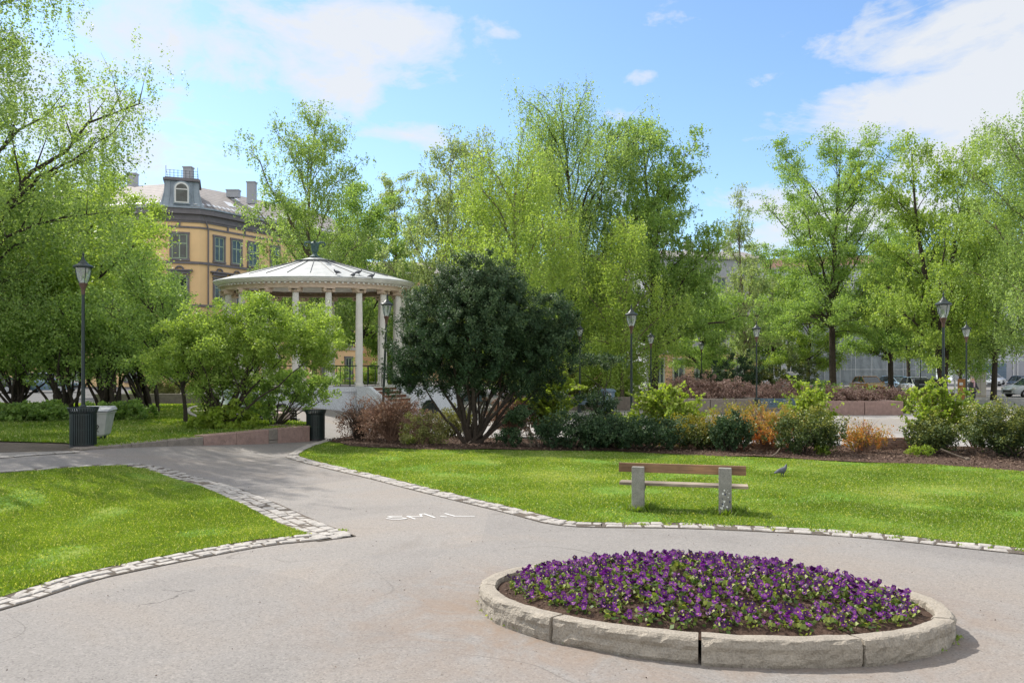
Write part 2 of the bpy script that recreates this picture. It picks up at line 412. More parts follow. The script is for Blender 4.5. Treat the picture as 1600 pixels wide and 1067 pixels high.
for (px, py, rx, ry, s) in CL:
    c = dirpx(px, py)
    sb = t.n('ShaderNodeVectorMath', operation='SUBTRACT'); t.l(gen, sb.inputs[0]); sb.inputs[1].default_value = c
    ml = t.n('ShaderNodeVectorMath', operation='MULTIPLY'); t.l(sb.outputs[0], ml.inputs[0]); ml.inputs[1].default_value = (FL/rx, FL/(rx+ry), FL/ry)
    ln = t.n('ShaderNodeVectorMath', operation='LENGTH'); t.l(ml.outputs[0], ln.inputs[0])
    v = t.math('MULTIPLY', t.math('SUBTRACT', 1.35, ln.outputs['Value'], clamp=True), s)
    acc = v if acc is None else t.math('MAXIMUM', acc, v)
mp = t.n('ShaderNodeMapping'); t.l(gen, mp.inputs[0]); mp.inputs['Scale'].default_value = (1.2, 1.2, 2.6); mp.inputs['Rotation'].default_value = (0, R(-18), 0)
nz = t.noise(5.5, 10, .62, mp.outputs[0], .5)
nz2 = t.noise(19, 8, .62, mp.outputs[0], .3)
den = t.math('ADD', t.math('MULTIPLY', acc, .95), t.math('ADD', t.math('MULTIPLY', t.math('SUBTRACT', nz, .5), 2.6), t.math('MULTIPLY', t.math('SUBTRACT', nz2, .5), .9)))
cf = t.ramp(den, [(.34, (0, 0, 0)), (.62, (.55, .55, .55)), (1.0, (.95, .95, .95))])
CLOUD = (3.65, 3.78, 3.98)
hz = t.mix(1, sky.outputs[0], (.82, .91, .98, 1), 'MULTIPLY')
cc = t.mix(cf, hz, (*CLOUD, 1))
# added fill light: broken bright cloud, unseen overhead and behind the viewer
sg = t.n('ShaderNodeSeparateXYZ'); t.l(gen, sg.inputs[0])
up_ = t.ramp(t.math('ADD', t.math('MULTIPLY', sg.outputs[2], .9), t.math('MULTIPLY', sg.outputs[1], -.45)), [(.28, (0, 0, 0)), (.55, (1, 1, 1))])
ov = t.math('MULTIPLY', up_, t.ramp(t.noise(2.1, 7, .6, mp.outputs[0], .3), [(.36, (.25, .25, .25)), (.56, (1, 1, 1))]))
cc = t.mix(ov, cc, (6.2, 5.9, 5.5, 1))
bg = t.n('ShaderNodeBackground'); bg.inputs['Strength'].default_value = .15
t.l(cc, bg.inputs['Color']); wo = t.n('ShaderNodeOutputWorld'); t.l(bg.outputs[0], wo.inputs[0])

ld = bpy.data.lights.new('sun', 'SUN'); ld.energy = 3.9; ld.angle = R(.53); ld.color = (1, .95, .87)
lo = bpy.data.objects.new('sun', ld); COL.objects.link(lo)
sd = SUN_DIR.normalized()*math.cos(SUN_EL)
lo.rotation_euler = Vector((sd.x, sd.y, math.sin(SUN_EL))).to_track_quat('Z', 'Y').to_euler(); lo.location = (-20, 20, 30)
cd = bpy.data.cameras.new('camera'); cam = bpy.data.objects.new('camera', cd); COL.objects.link(cam)
cam.location = (0, 0, HC); cam.rotation_euler = (R(90), 0, 0); cd.sensor_width = 36; cd.lens = FL/1600*36
cd.shift_y = (HZ-533.5)/1600; cd.clip_end = 3000; sc.camera = cam
sc.view_settings.view_transform = 'Standard'; sc.view_settings.look = 'None'; sc.view_settings.exposure = .62; sc.view_settings.gamma = 1

# ------------------------------------------------------------------ ground sheets
def inpoly(P, poly):
    x, y = P[:, 0], P[:, 1]; c = np.zeros(len(P), bool); n = len(poly)
    for i in range(n):
        x1, y1 = poly[i]; x2, y2 = poly[(i+1) % n]
        if y1 == y2: continue
        k = ((y1 > y) != (y2 > y)) & (x < (x2-x1)*(y-y1)/(y2-y1)+x1)
        c ^= k
    return c
def dens(poly, step, closed=True):
    out = []; n = len(poly)
    for i in range(n if closed else n-1):
        a, b = Vector(poly[i]), Vector(poly[(i+1) % n]); k = max(1, int((b-a).length/step))
        for j in range(k): out.append(tuple(a.lerp(b, j/k)))
    if not closed: out.append(tuple(poly[-1]))
    return out
def smooth_line(pts, it=2):
    for _ in range(it):
        o = [pts[0]]
        for a, b in zip(pts[:-1], pts[1:]):
            o += [(a[0]*.75+b[0]*.25, a[1]*.75+b[1]*.25), (a[0]*.25+b[0]*.75, a[1]*.25+b[1]*.75)]
        o.append(pts[-1]); pts = o
    return pts
def sheet(name, poly, dz, mat_, step=1.0, zf=T, bumpy=0, kind='structure'):
    P = dens(poly, step); xs = [p[0] for p in P]; ys = [p[1] for p in P]
    gx, gy = np.meshgrid(np.arange(min(xs)+step/2, max(xs), step), np.arange(min(ys)+step/2, max(ys), step))
    q = np.c_[gx.ravel(), gy.ravel()]; q = q[inpoly(q, P)]
    vs = [Vector(p) for p in P]+[Vector(p) for p in q]
    r = delaunay_2d_cdt(vs, [], [list(range(len(P)))], 1, 1e-5)
    me = bpy.data.meshes.new(name)
    me.from_pydata([(v.x, v.y, zf(v.x, v.y)+dz+(bumpy*noise.noise((v.x*.9, v.y*.9, 3)) if bumpy else 0)) for v in r[0]], [], [tuple(f) for f in r[2]])
    o = link(name, me, mat_); bm = bmesh.new(); bm.from_mesh(me)
    for f in bm.faces:
        if f.normal.z < 0: f.normal_flip()
        f.smooth = True
    bm.to_mesh(me); bm.free()
    return tag(o, kind=kind)
# far ground as one sheet
def gz(x, y): return T(x, y)-.012
nx = [-600, -250, -120, -60]+[-40+.8*i for i in range(60)]+[12, 30, 60, 120, 250, 600]
ny = [-40, -10, 0]+[4+1.0*i for i in range(60)]+[80, 120, 200, 400, 900, 1500]
vs = [(x, y, gz(x, y)) for y in ny for x in nx]; W_ = len(nx)
me = bpy.data.meshes.new('ground'); me.from_pydata(vs, [], [(j*W_+i, j*W_+i+1, (j+1)*W_+i+1, (j+1)*W_+i) for j in range(len(ny)-1) for i in range(W_-1)])
tag(link('ground', me, M['ground']), kind='structure')

# the asphalt paths (one joined surface) with the street edge hidden by the lawns
sheet('path', [(-26, 1), (26, 1), (26, 20), (-4.6, 28.5), (-4.6, 41), (-13.5, 41), (-12, 27.5), (-6.4, 27), (-6.4, 25.6), (-9.9, 18.6), (-26, 21)], .0, M['asphalt'], .8)
# lawn polygons
LL_bot = [G(*p) for p in [(-420, 1067), (-200, 1010), (0, 953), (49, 939), (140, 907.5), (210, 892), (315, 871), (420, 851.5), (500.5, 844), (553, 838)]]
LL_top = [G(*p) for p in [(555, 838), (493.5, 815), (420, 781.5), (350, 755), (262, 731), (210, 724.5)]]
LL_far = [G(*p) for p in [(208, 725), (105, 729), (0, 737), (-200, 752)]]
RL_bot = [G(*p) for p in [(446, 714), (470, 722), (520, 734), (580, 748), (640, 764), (720, 784), (800, 803), (868, 822), (940, 824), (1071, 825), (1203, 831), (1307, 837), (1405, 845), (1502, 856), (1600, 866), (1760, 884), (1950, 915)]]
RL_left = [G(*p) for p in [(548, 680), (500, 690), (470, 700), (450, 711)]]
def offs(line, d):
    o = []
    for i, p in enumerate(line):
        a = Vector(line[max(0, i-1)]); b = Vector(line[min(len(line)-1, i+1)]); t_ = (b-a).normalized()
        o.append((p[0]-t_.y*d, p[1]+t_.x*d))
    return o
LLb_in = offs(LL_bot, .40); LLt_in = offs(LL_top, .52)
lawn_left = LLb_in[:-1]+[G(486, 836)]+LLt_in[1:]+[G(200, 727), G(105, 732), G(0, 741), G(-200, 757)]
lawn_left = [p for p in lawn_left]
RLb_in = offs(RL_bot, .36)
mulch_front = [G(*p) for p in [(505, 689.5), (530, 693), (546, 698), (580, 700), (660, 703), (760, 703.5), (860, 705), (960, 706), (1060, 711), (1180, 715), (1259, 719), (1343, 723.5), (1442, 726), (1521, 730), (1600, 738), (1800, 760)]]
lawn_right = [RLb_in[0]]+RLb_in[1:]+[G(1900, 800)]+mulch_front[::-1]+[G(492, 693), G(470, 703)]
plateau = [(-9.75, 18.75), (-6.35, 25.1), (-6.4, 26.4), (-7.4, 27.6), (-10.2, 29.2), (-12.0, 33), (-13.5, 40), (-34, 42), (-34, 23), (-19, 21.6), (-13.4, 20.4), (-11.2, 19.9)]
PZ = .455
sheet('dirt', [(-26, 16.8), (-13.4, 17.3), (-11.4, 18.0), (-9.9, 18.4), (-9.75, 18.9), (-10.6, 20.4), (-13, 21.2), (-26, 24)], .008, M['dirt'], .8)
sheet('lawn', lawn_left, .012, M['lawn'], .7, bumpy=.012)
sheet('lawn', lawn_right, .012, M['lawn'], .7, bumpy=.015)
sheet('lawn', plateau, PZ, M['lawn'], .8, zf=lambda x, y: 0, bumpy=.02)
mulch = mulch_front+[(22, 20), (14, 22.9), (11.5, 23.3), (4, 24.6), (-1.0, 26.0), (-4.6, 29.4), G(548, 680)]
sheet('mulch', mulch, .03, M['mulch'], .5, bumpy=.05)
sheet('plaza', [(-4.4, 28.9), (-1, 26.1), (11.5, 23.4), (24, 20), (60, 20), (60, 66), (-4.4, 66)], .004, M['paving'], 4)
sheet('road', [(-60, 43), (-13.6, 43), (-13.6, 47), (-4.4, 47), (-4.4, 66), (-60, 64)], .004, M['road'], 4)
sheet('road', [(-60, 66.2), (140, 66.2), (140, 80), (-60, 80)], .006, M['road'], 6)
sheet('road', [(62, 80.2), (96, 80.2), (98, 150), (76, 150)], .006, M['road'], 6)
sheet('road', [(9, 28.6), (27, 25.8), (19.5, 36), (9, 36)], .008, M['asphalt'], 4).name = 'path'

# ------------------------------------------------------------------ cobble edging
def cobbles(name, line, rows, width, mat_, seed, gap=.02, L=(.17, .30), h=.017, skip=0.0):
    rng = random.Random(seed); b = MB(); rw = width/rows
    line = dens(smooth_line(line, 1), .05, False)
    cum = [0]
    for a, c in zip(line[:-1], line[1:]): cum.append(cum[-1]+math.dist(a, c))
    def P(s, d):
        s = min(max(s, 0), cum[-1]-1e-4)
        lo_, hi = 0, len(cum)-1
        while hi-lo_ > 1:
            m_ = (lo_+hi)//2
            if cum[m_] <= s: lo_ = m_
            else: hi = m_
        k = (s-cum[lo_])/(cum[lo_+1]-cum[lo_]+1e-9)
        a = Vector(line[max(0, lo_-3)]); c = Vector(line[min(len(line)-1, lo_+4)]); tt = (c-a).normalized()
        p = Vector(line[lo_]).lerp(Vector(line[lo_+1]), k)
        return Vector((p.x-tt.y*d, p.y+tt.x*d))
    for r in range(rows):
        s = rng.random()*.1
        while s < cum[-1]-.1:
            ln = rng.uniform(*L)
            if rng.random() >= skip:
                d0 = r*rw+gap*.4+rng.uniform(-.008, .008); d1 = (r+1)*rw-gap*.6+rng.uniform(-.01, .008)
                e = gap/2+rng.uniform(0, .008)
                cs = [P(s+e, d0), P(s+ln-e, d0), P(s+ln-e, d1), P(s+e, d1)]
                cs = [c+Vector((rng.uniform(-.012, .012), rng.uniform(-.012, .012))) for c in cs]
                mid = sum(cs, Vector((0, 0)))/4; hh = h+rng.uniform(-.008, .010); z = T(mid.x, mid.y)
                tilt = [rng.uniform(-.005, .005) for _ in range(4)]
                lo4 = [(c.x, c.y, z-.03) for c in cs]; m4 = [(c.x, c.y, z+hh-.012+q) for c, q in zip(cs, tilt)]
                u4 = [((c.x-mid.x)*.86+mid.x, (c.y-mid.y)*.86+mid.y, z+hh+q) for c, q in zip(cs, tilt)]
                b.add(lo4+m4+u4, [(8, 9, 10, 11)]+[(i, (i+1) % 4, 4+(i+1) % 4, 4+i) for i in range(4)]+[(4+i, 4+(i+1) % 4, 8+(i+1) % 4, 8+i) for i in range(4)])
            s += ln
    o = b.build(name, mat_); tag(o, kind='structure')
    ln_, ot = offs(line[::6]+[line[-1]], -.02), offs(line[::6]+[line[-1]], width+.03)
    b2 = MB()
    for i in range(len(ln_)-1):
        q = [ln_[i], ln_[i+1], ot[i+1], ot[i]]
        b2.add([(x, y, T(x, y)+.009) for x, y in q], [(0, 1, 2, 3)])
    tag(b2.build('kerb_joint_sand', M['dirt']), kind='structure')
cobbles('cobble_kerb', LL_bot, 3, .40, M['cobble'], 1, skip=.02)
cobbles('cobble_kerb', LL_top, 3, .52, M['cobble'], 2)
cobbles('cobble_kerb', LL_far, 1, .16, M['cobble'], 3, L=(.3, .6))
cobbles('cobble_kerb', RL_bot[:9], 2, .34, M['cobble'], 4, skip=.03)
cobbles('cobble_kerb', RL_bot[8:], 2, .36, M['cobble'], 5, skip=.10)
cobbles('cobble_kerb', RL_left, 1, .26, M['cobble'], 6, L=(.5, .9), h=.04)
cobbles('cobble_kerb', [G(*p) for p in [(-100, 722), (0, 716.5), (60, 711), (125, 707)]], 1, .22, M['cobble'], 8, L=(.3, .7), h=.02)
# patch of bare paving at the tip of the left lawn
# curved kerbs round the raised lawn
def kerb(name, pts, wdt, z0, z1, mat_):
    pts = smooth_line(pts, 2); o_ = offs(pts, wdt); b = MB()
    for i in range(len(pts)-1):
        a, c, d, e = pts[i], pts[i+1], o_[i+1], o_[i]
        b.add([(*a, z0), (*c, z0), (*d, z0), (*e, z0), (*a, z1), (*c, z1), (*d, z1), (*e, z1)], [(4, 5, 6, 7), (0, 1, 5, 4), (2, 3, 7, 6), (0, 3, 7, 4), (1, 2, 6, 5)])
    return tag(b.build(name, mat_), kind='structure')
kerb('path_kerb', [G(345, 660, .46), G(318, 655, .46), G(295, 645, .46), G(300, 637, .46), G(325, 634, .46), G(350, 634, .46)], .16, .3, .52, M['cobble'])
kerb('path_kerb', [(-21.5, 41), (-17, 41.2), (-13.3, 40.6)], .3, .2, .95, M['granite_grey'])
sheet('gravel', [G(345, 659, .46), G(318, 654, .46), G(300, 645, .46), G(305, 638, .46), G(325, 635, .46), G(360, 635, .46)], .475, M['ground'], .5, zf=lambda x, y: 0)

# ------------------------------------------------------------------ road marking: hand painted letters
b = MB()
def stroke(pts, wd=.015):
    P = [Vector(G(580+x/8.889, 780+y/8.889)) for x, y in pts]
    for i in range(len(P)-1):
        a, c = P[i], P[i+1]; t_ = (c-a).normalized(); n = Vector((-t_.y, t_.x))*wd; a = a-t_*wd*.6; c = c+t_*wd*.6
        q = [a-n, c-n, c+n, a+n]; b.add([(p.x, p.y, .0065+.0004*i) for p in q], [(0, 1, 2, 3)])
stroke([(420, 236), (300, 236), (235, 245), (300, 258), (430, 261), (488, 270), (400, 281), (290, 280), (215, 271)])
stroke([(610, 275), (500, 237), (560, 243), (700, 243), (682, 212), (735, 205), (880, 256)])
stroke([(965, 236), (1040, 246)])
stroke([(1025, 198), (1165, 237), (1430, 237)])
tag(b.build('painted_letters', M['white_paint']), 'hand painted white letters SMIL on the asphalt path', 'road marking')

# ------------------------------------------------------------------ grass and stuff
def grass(name, poly, n, zoff, hs, seed, zf=T, maxd=None, holes=None, size=1.0):
    rng = np.random.default_rng(seed); P = np.array(poly); lo_, hi = P.min(0), P.max(0)
    pts = np.zeros((0, 2))
    while len(pts) < n:
        q = rng.random((n*2, 2))*(hi-lo_)+lo_
        q = q[inpoly(q, poly)]
        d = np.hypot(q[:, 0], q[:, 1]); q = q[(np.abs(q[:, 0]) < q[:, 1]*.70+1)]
        d = np.hypot(q[:, 0], q[:, 1]); keep = rng.random(len(q)) < np.clip((9/d)**1.3, .12, 1)
        pts = np.r_[pts, q[keep]]
    pts = pts[:n]; d = np.hypot(pts[:, 0], pts[:, 1])
    z = np.array([zf(x, y) for x, y in pts])+zoff
    ln = hs*(.5+rng.random(n))*(1+.25*np.sin(pts[:, 0]*2.1)*np.sin(pts[:, 1]*1.7)); wd = (.0035+.00055*d)*size*(.7+.6*rng.random(n))
    dry = np.array([noise.noise((x*.8, y*.9, 40+seed)) for x, y in pts]); kp = rng.random(n) > np.clip((dry-.12)*3.2, 0, .8); ln = ln*np.where(kp, 1, .12)
    az = rng.random(n)*2*np.pi; la = rng.random(n)*2*np.pi; lean = rng.random(n)*.9*ln
    base = np.c_[pts, z]
    wv = np.c_[np.cos(az), np.sin(az), np.zeros(n)]*wd[:, None]
    tip = base+np.c_[np.cos(la)*lean, np.sin(la)*lean, ln*.8]
    V = np.stack([base-wv, base+wv, tip], 1)
    pat = np.array([noise.noise((x*.5, y*.5, seed))+.5*noise.noise((x*1.8, y*1.8, seed)) for x, y in pts])
    tone = np.clip(.40+.30*pat+rng.normal(size=n)*.13, 0, 1); pale = rng.random(n) < .09; tone[pale] = .8+.2*rng.random(pale.sum())
    o = link(name, quads_mesh(name, V, tone, 3), M['grassblade']); return tag(o, kind='stuff', cat='grass')
tag(grass('grass', lawn_left, 260000, .01, .027, 11), 'short bright green grass of the left lawn beside the curved path')
tag(grass('grass', lawn_right, 360000, .01, .028, 12), 'short green grass of the right lawn around the bench')
tag(grass('grass', plateau, 90000, PZ, .06, 13, zf=lambda x, y: 0, size=1.3), 'grass of the raised lawn behind the granite wall')
# weeds in the cobble joints and around the bench feet
def tufts(name, label, spots, seed, n=40, h=.07, rad=.09, zf=T, mat_='grassblade', tonec=.5):
    rng = np.random.default_rng(seed); C = []
    for (x, y, s) in spots:
        k = int(n*s); q = rng.normal(size=(k, 2))*rad*s
        C.append(np.c_[x+q[:, 0], y+q[:, 1], np.full(k, zf(x, y)+.015)])
    C = np.concatenate(C); n_ = len(C); az = rng.random(n_)*6.28; ln = h*(.4+rng.random(n_)); wd = .006+.0006*C[:, 1]
    wv = np.c_[np.cos(az), np.sin(az), np.zeros(n_)]*wd[:, None]; la = rng.random(n_)*6.28
    tip = C+np.c_[np.cos(la)*ln*.6, np.sin(la)*ln*.6, ln*.8]
    o = link(name, quads_mesh(name, np.stack([C-wv, C+wv, tip], 1), np.clip(tonec+rng.normal(size=n_)*.15, 0, 1), 3), M[mat_])
    return tag(o, label, 'weeds', kind='stuff')
sp = []
rr = random.Random(5)
for line in (RLb_in[1:], offs(RL_bot, .18)[8:]):
    L_ = dens(line, .25, False)
    sp += [(p[0]+rr.uniform(-.1, .1), p[1]+rr.uniform(-.06, .06), rr.uniform(.3, 1)) for p in L_ if rr.random() < .55]
sp += [(p[0], p[1], rr.uniform(.3, .8)) for p in dens(LLb_in, .25, False) if rr.random() < .4]
tufts('weeds', 'low weeds growing in the joints along the cobble edging', sp, 21, 36, .035, .06)

rr = random.Random(15)
sp = []
for k in range(46):
    a_ = rr.choice([rr.uniform(2.6, 4.2), rr.uniform(5.6, 6.6), rr.uniform(0, 6.28)]); q_ = Matrix.Rotation(R(-12.5), 2) @ Vector((2.17*math.cos(a_), 1.29*math.sin(a_))); sp.append((1.82+q_.x, 7.58+q_.y, rr.uniform(.15, .5)))
tufts('weeds', 'tiny weeds growing at the foot of the flower bed kerb', sp, 25, 22, .03, .05)
# debris chips on the mulch
def chips(name, label, poly, n, zf, seed, size=.03, mat_='chips'):
    rng = np.random.default_rng(seed); P = np.array(poly); lo_, hi = P.min(0), P.max(0)
    q = rng.random((n*6, 2))*(hi-lo_)+lo_; q = q[inpoly(q, poly)][:n]
    C = np.c_[q, np.array([zf(x, y) for x, y in q])]
    V = leaf_quads(C, size, rng, flat=.8, aspect=.5)
    return tag(link(name, quads_mesh(name, V, rng.random(len(C))), M[mat_]), label, 'mulch', kind='stuff')
chips('bark_chips', 'loose brown bark chips on the shrub border', mulch, 16000, lambda x, y: T(x, y)+.06, 31, .05)

chips('path_litter', 'scattered dry bud scales and grit on the asphalt', [(-9, 5), (6, 5), (10, 11), (-2, 14), (-5, 22), (-8, 20), (-5, 12), (-3.4, 10.6), (-6, 8)], 1000, lambda x, y: T(x, y)+.008, 33, .014)
# ------------------------------------------------------------------ trees
def prof_at(prof, t):
    for (a, ra), (b_, rb) in zip(prof[:-1], prof[1:]):
        if t <= b_: return ra+(rb-ra)*(t-a)/(b_-a+1e-9)
    return prof[-1][1]
def tree(name, label, px, D, ytop, prof, leaf='lf_mid', bark='bark', r0=.22, limbs=22, nleaf=40000, size=.1, weep=0.0, seed=1, lean=(0, 0), group='trees in the park', cat='tree',
         fork=.22, gap=.25, sq=1.0, zbase=None, trunks=1, rise=1.0, clump=.38, cx=0.0, twiggy=4):
    rg = random.Random(seed); rng = np.random.default_rng(seed)
    x0, y0, z0 = A(px, D)
    if zbase is not None: z0 = zbase
    H = ZY(ytop, D)-z0
    root = tag(empty(name, (x0, y0, z0)), label, cat, group)
    b = MB(); TW = []
    ph = [rg.uniform(0, 6.28) for _ in range(6)]
    def lobe(az, t_):
        return 1+.20*math.sin(2*az+ph[0]+4*t_)+.15*math.sin(3*az+ph[1]-7*t_)+.12*math.sin(5*az+ph[2]+11*t_)
    for tk in range(trunks):
        off = Vector((0, 0, 0)) if trunks == 1 else Vector((rg.uniform(-.25, .25), rg.uniform(-.25, .25), 0))
        spread = 0 if trunks == 1 else prof_at(prof, .6)*.45
        taz = tk*6.28/trunks+ph[3]
        def tr(s, off=off, spread=spread, taz=taz):
            wob = .035*H*math.sin(3.1*s+ph[4]+tk)*s
            return Vector((off.x+lean[0]*s*s*H+wob+spread*math.cos(taz)*s+cx*s, off.y+lean[1]*s*s*H+.02*H*math.sin(4*s+ph[5])*s+spread*math.sin(taz)*s, s*H*.93))
        n = 12; pts = [tr(i/n) for i in range(n+1)]
        rk = r0*(1 if trunks == 1 else .65)
        b.tube([pts[0]-Vector((0, 0, .15))]+pts, [rk*1.35]+[max(.015, rk*(1.12 if i == 0 else 1)*(1-i/n*.96)**.85) for i in range(n+1)], 9)
        nl = max(5, int(limbs*1.35)//trunks)
        for i in range(nl):
            te = prof[0][0]+(1.0-prof[0][0])*((i+.5)/nl+rg.uniform(-.05, .05)); te = min(1, max(prof[0][0], te))
            az = 2.4*i+ph[0]+rg.uniform(-.4, .4)+tk
            rad = prof_at(prof, te)*lobe(az, te)*rg.uniform(.6, 1.0)*(1.0 if i % 3 else .62)*1.2
            c = tr(min(1, te)); e = Vector((c.x+rad*math.cos(az), c.y+rad*math.sin(az)*sq, te*H))
            zs = max(fork*H*rg.uniform(.8, 1.15), e.z-rise*rad*rg.uniform(.7, 1.3)-.04*H); s0 = min(.97, zs/(H*.93)); s_ = tr(s0)
            if e.z < s_.z: e.z = e.z*.5+s_.z*.5 if weep == 0 else e.z
            mid = s_.lerp(e, .5)+Vector((rg.uniform(-.1, .1)*rad, rg.uniform(-.1, .1)*rad, (.14+.20*weep)*rad))
            Ln = (e-s_).length
            cv = [((1-u)**2)*s_+2*u*(1-u)*mid+u*u*e for u in [k/7 for k in range(8)]]
            for k in range(1, 7): cv[k] = cv[k]+Vector((rg.uniform(-.02, .02), rg.uniform(-.02, .02), rg.uniform(-.02, .02)))*Ln
            rl = max(.014, min(rk*.55, .03*Ln*.42+.012)*(1-.5*s0))
            b.tube(cv, [max(.007, rl*(1-k/8)) for k in range(8)], 5, False)
            nsec = min(12, int(5+Ln*1.5))
            for j in range(nsec):
                u = .28+.72*(j+rg.random())/nsec; k = min(6, int(u*7)); p = cv[k].lerp(cv[k+1], u*7-k)
                dr = (cv[k+1]-cv[k]).normalized()
                dv = (dr*.7+Vector((rg.gauss(0, .6), rg.gauss(0, .6), rg.gauss(.18, .45)))).normalized()
                sl = (.14+.26*rg.random())*max(1.9, Ln)*(1.1-.4*u)
                q = p+dv*sl; m2 = p.lerp(q, .5)+Vector((0, 0, .1*sl))
                b.tube([p, m2, q], [rl*.4*(1-u*.5)+.005, .007, .004], 4, False)
                for _ in range(twiggy):
                    uu = .35+.65*rg.random(); a_ = p.lerp(m2, uu*2) if uu < .5 else m2.lerp(q, uu*2-1)
                    if rg.random() < gap+.12: continue
                    dd = Vector((rg.gauss(0, .5), rg.gauss(0, .5), rg.gauss(.1, .4)))*sl*.55
                    TW.append((a_, a_+dd, te, .3+rad))
            TW.append((cv[6], cv[7], te, .3+rad))
    b.build('trunk', M[bark], root, smooth=True)
    a0 = np.array([tuple(x[0]) for x in TW]); a1 = np.array([tuple(x[1]) for x in TW]); te = np.array([x[2] for x in TW])
    nleaf = int(nleaf*1.08); size *= .95 if weep > .7 else 1.04; m = len(TW); wts = (rng.random(m)**1.3+.22)*np.array([x[3] for x in TW])**.9; wts /= wts.sum(); idx = rng.choice(m, nleaf, p=wts)
    u = rng.random(nleaf)[:, None]; C = a0[idx]*(1-u)+a1[idx]*u
    ctone = rng.random(m)[idx]
    if weep > 0:
        ns = 4; sx = rng.normal(size=(m, ns, 2))*clump*.75; sl_ = weep*(.5+rng.random((m, ns))*1.5); k = rng.integers(0, ns, nleaf)
        v = rng.random(nleaf)**.8
        C = C*.25+a1[idx]*.75
        C[:, 0] += sx[idx, k, 0]+rng.normal(size=nleaf)*.04+.10*np.sin(v*3+sx[idx, k, 1]*9)*v; C[:, 1] += sx[idx, k, 1]+rng.normal(size=nleaf)*.04
        C[:, 2] += clump*.3-v*sl_[idx, k]+rng.normal(size=nleaf)*.05
    else:
        g = rng.normal(size=(nleaf, 3)); g = g/np.linalg.norm(g, axis=1)[:, None]*(rng.random((nleaf, 1))**.5)*clump*1.35; g[:, 2] *= .55; C = C+g
    C[:, 2] = np.maximum(C[:, 2], prof[0][0]*H*.55)
    V = leaf_quads(C, size, rng, hang=.5 if weep else 0)
    tone = np.clip(.48+.5*(ctone-.5)+rng.normal(size=nleaf)*.22, 0, 1)
    link('crown', quads_mesh('crown', V, tone), M[leaf], root)
    return root

# left edge, large birches hanging into the picture
tree('birch_tree', 'tall birch at the left edge with branches hanging into the sky', -92, 27, -160, [(.22, 2.5), (.35, 5.6), (.55, 6.3), (.75, 5.0), (.92, 2.6), (1, .5)], 'lf_birch', 'bark', .3, 40, 190000, .085, 1.0, 3, gap=.12, twiggy=6, clump=.45)
tree('maple_tree', 'spreading bright green tree behind the left lamp post', 25, 36, 262, [(.28, 2.5), (.42, 5.6), (.6, 6.2), (.8, 4.4), (1, 1)], 'lf_yellow', 'bark', .22, 30, 80000, .12, 0, 4, gap=.3, twiggy=6, clump=.5, cx=1.0)
tree('maple_tree', 'green tree with dark slanting limbs at the far left edge', -75, 33, 240, [(.25, 3), (.4, 5.2), (.6, 5.2), (.8, 4), (1, 1)], 'lf_mid', 'bark', .22, 26, 60000, .12, 0, 44, gap=.1, twiggy=6, clump=.5)
tree('street_tree', 'yellow green tree in front of the ochre corner house', 158, 52, 262, [(.25, 2.2), (.45, 3.4), (.7, 3.0), (.9, 1.9), (1, .5)], 'lf_yellow', 'bark', .2, 22, 42000, .13, 0, 5, gap=.1, twiggy=6, clump=.5)
tree('street_tree', 'small grey green tree left of the drain pipe', 178, 58, 330, [(.25, 2), (.45, 3.2), (.7, 3), (.9, 1.9), (1, .5)], 'lf_mid', 'bark', .16, 18, 26000, .14, 0, 6, gap=.1, twiggy=6, clump=.5)
# behind the pavilion
tree('birch_tree', 'pointed airy birch right behind the pavilion roof', 492, 52, 158, [(.18, 3.6), (.35, 4.4), (.55, 4.0), (.75, 3.1), (.9, 1.8), (1, .5)], 'lf_birch', 'bark_light', .2, 44, 74000, .105, .5, 7, gap=.15, twiggy=5)
tree('broadleaf_tree', 'dense green tree filling the space right of the pointed birch', 560, 60, 275, [(.15, 3.5), (.35, 5), (.6, 4.8), (.85, 3), (1, .8)], 'lf_mid', 'bark', .25, 26, 60000, .13, 0, 8, gap=.1, twiggy=6, clump=.5)
tree('broadleaf_tree', 'dark limbed tree between pavilion and thin birch', 612, 66, 262, [(.2, 2.5), (.4, 4.4), (.7, 3.8), (.9, 2), (1, .8)], 'lf_grey', 'bark', .28, 20, 34000, .13, 0, 9, gap=.3)
tree('birch_tree', 'thin loose birch with upright grey green twigs above the yew', 690, 46, 200, [(.22, 2), (.4, 3.2), (.6, 3.1), (.8, 2.1), (1, .4)], 'lf_grey', 'bark_light', .16, 28, 42000, .10, .35, 10, gap=.2)
tree('weeping_birch', 'yellow green weeping birch right behind the dark yew', 812, 40, 196, [(.16, 2.6), (.4, 3.2), (.65, 3.1), (.85, 2.1), (1, .5)], 'lf_yellow', 'bark_light', .2, 34, 85000, .095, 1.5, 11, gap=.08, twiggy=6)
tree('weeping_birch', 'narrow pale weeping birch left of the tallest birch', 748, 50, 190, [(.16, 2.4), (.4, 3.0), (.65, 2.8), (.85, 2.0), (1, .5)], 'lf_grey', 'bark_light', .2, 28, 52000, .11, 1.4, 12, gap=.1, twiggy=6)
tree('weeping_birch', 'tallest birch in the middle with long hanging twigs', 892, 52, 128, [(.14, 3.2), (.35, 4.4), (.6, 4.8), (.8, 4.2), (.92, 2.6), (1, .8)], 'lf_birch', 'bark', .26, 46, 150000, .105, 1.8, 13, gap=.08, twiggy=6)
tree('broadleaf_tree', 'broad green tree with a thick dark trunk right of the tallest birch', 1020, 51, 186, [(.22, 3.6), (.3, 4.6), (.5, 4.6), (.68, 3.6), (.85, 3.0), (1, 1.0)], 'lf_mid', 'bark', .33, 46, 125000, .105, .30, 14, gap=.12, twiggy=6, clump=.42)
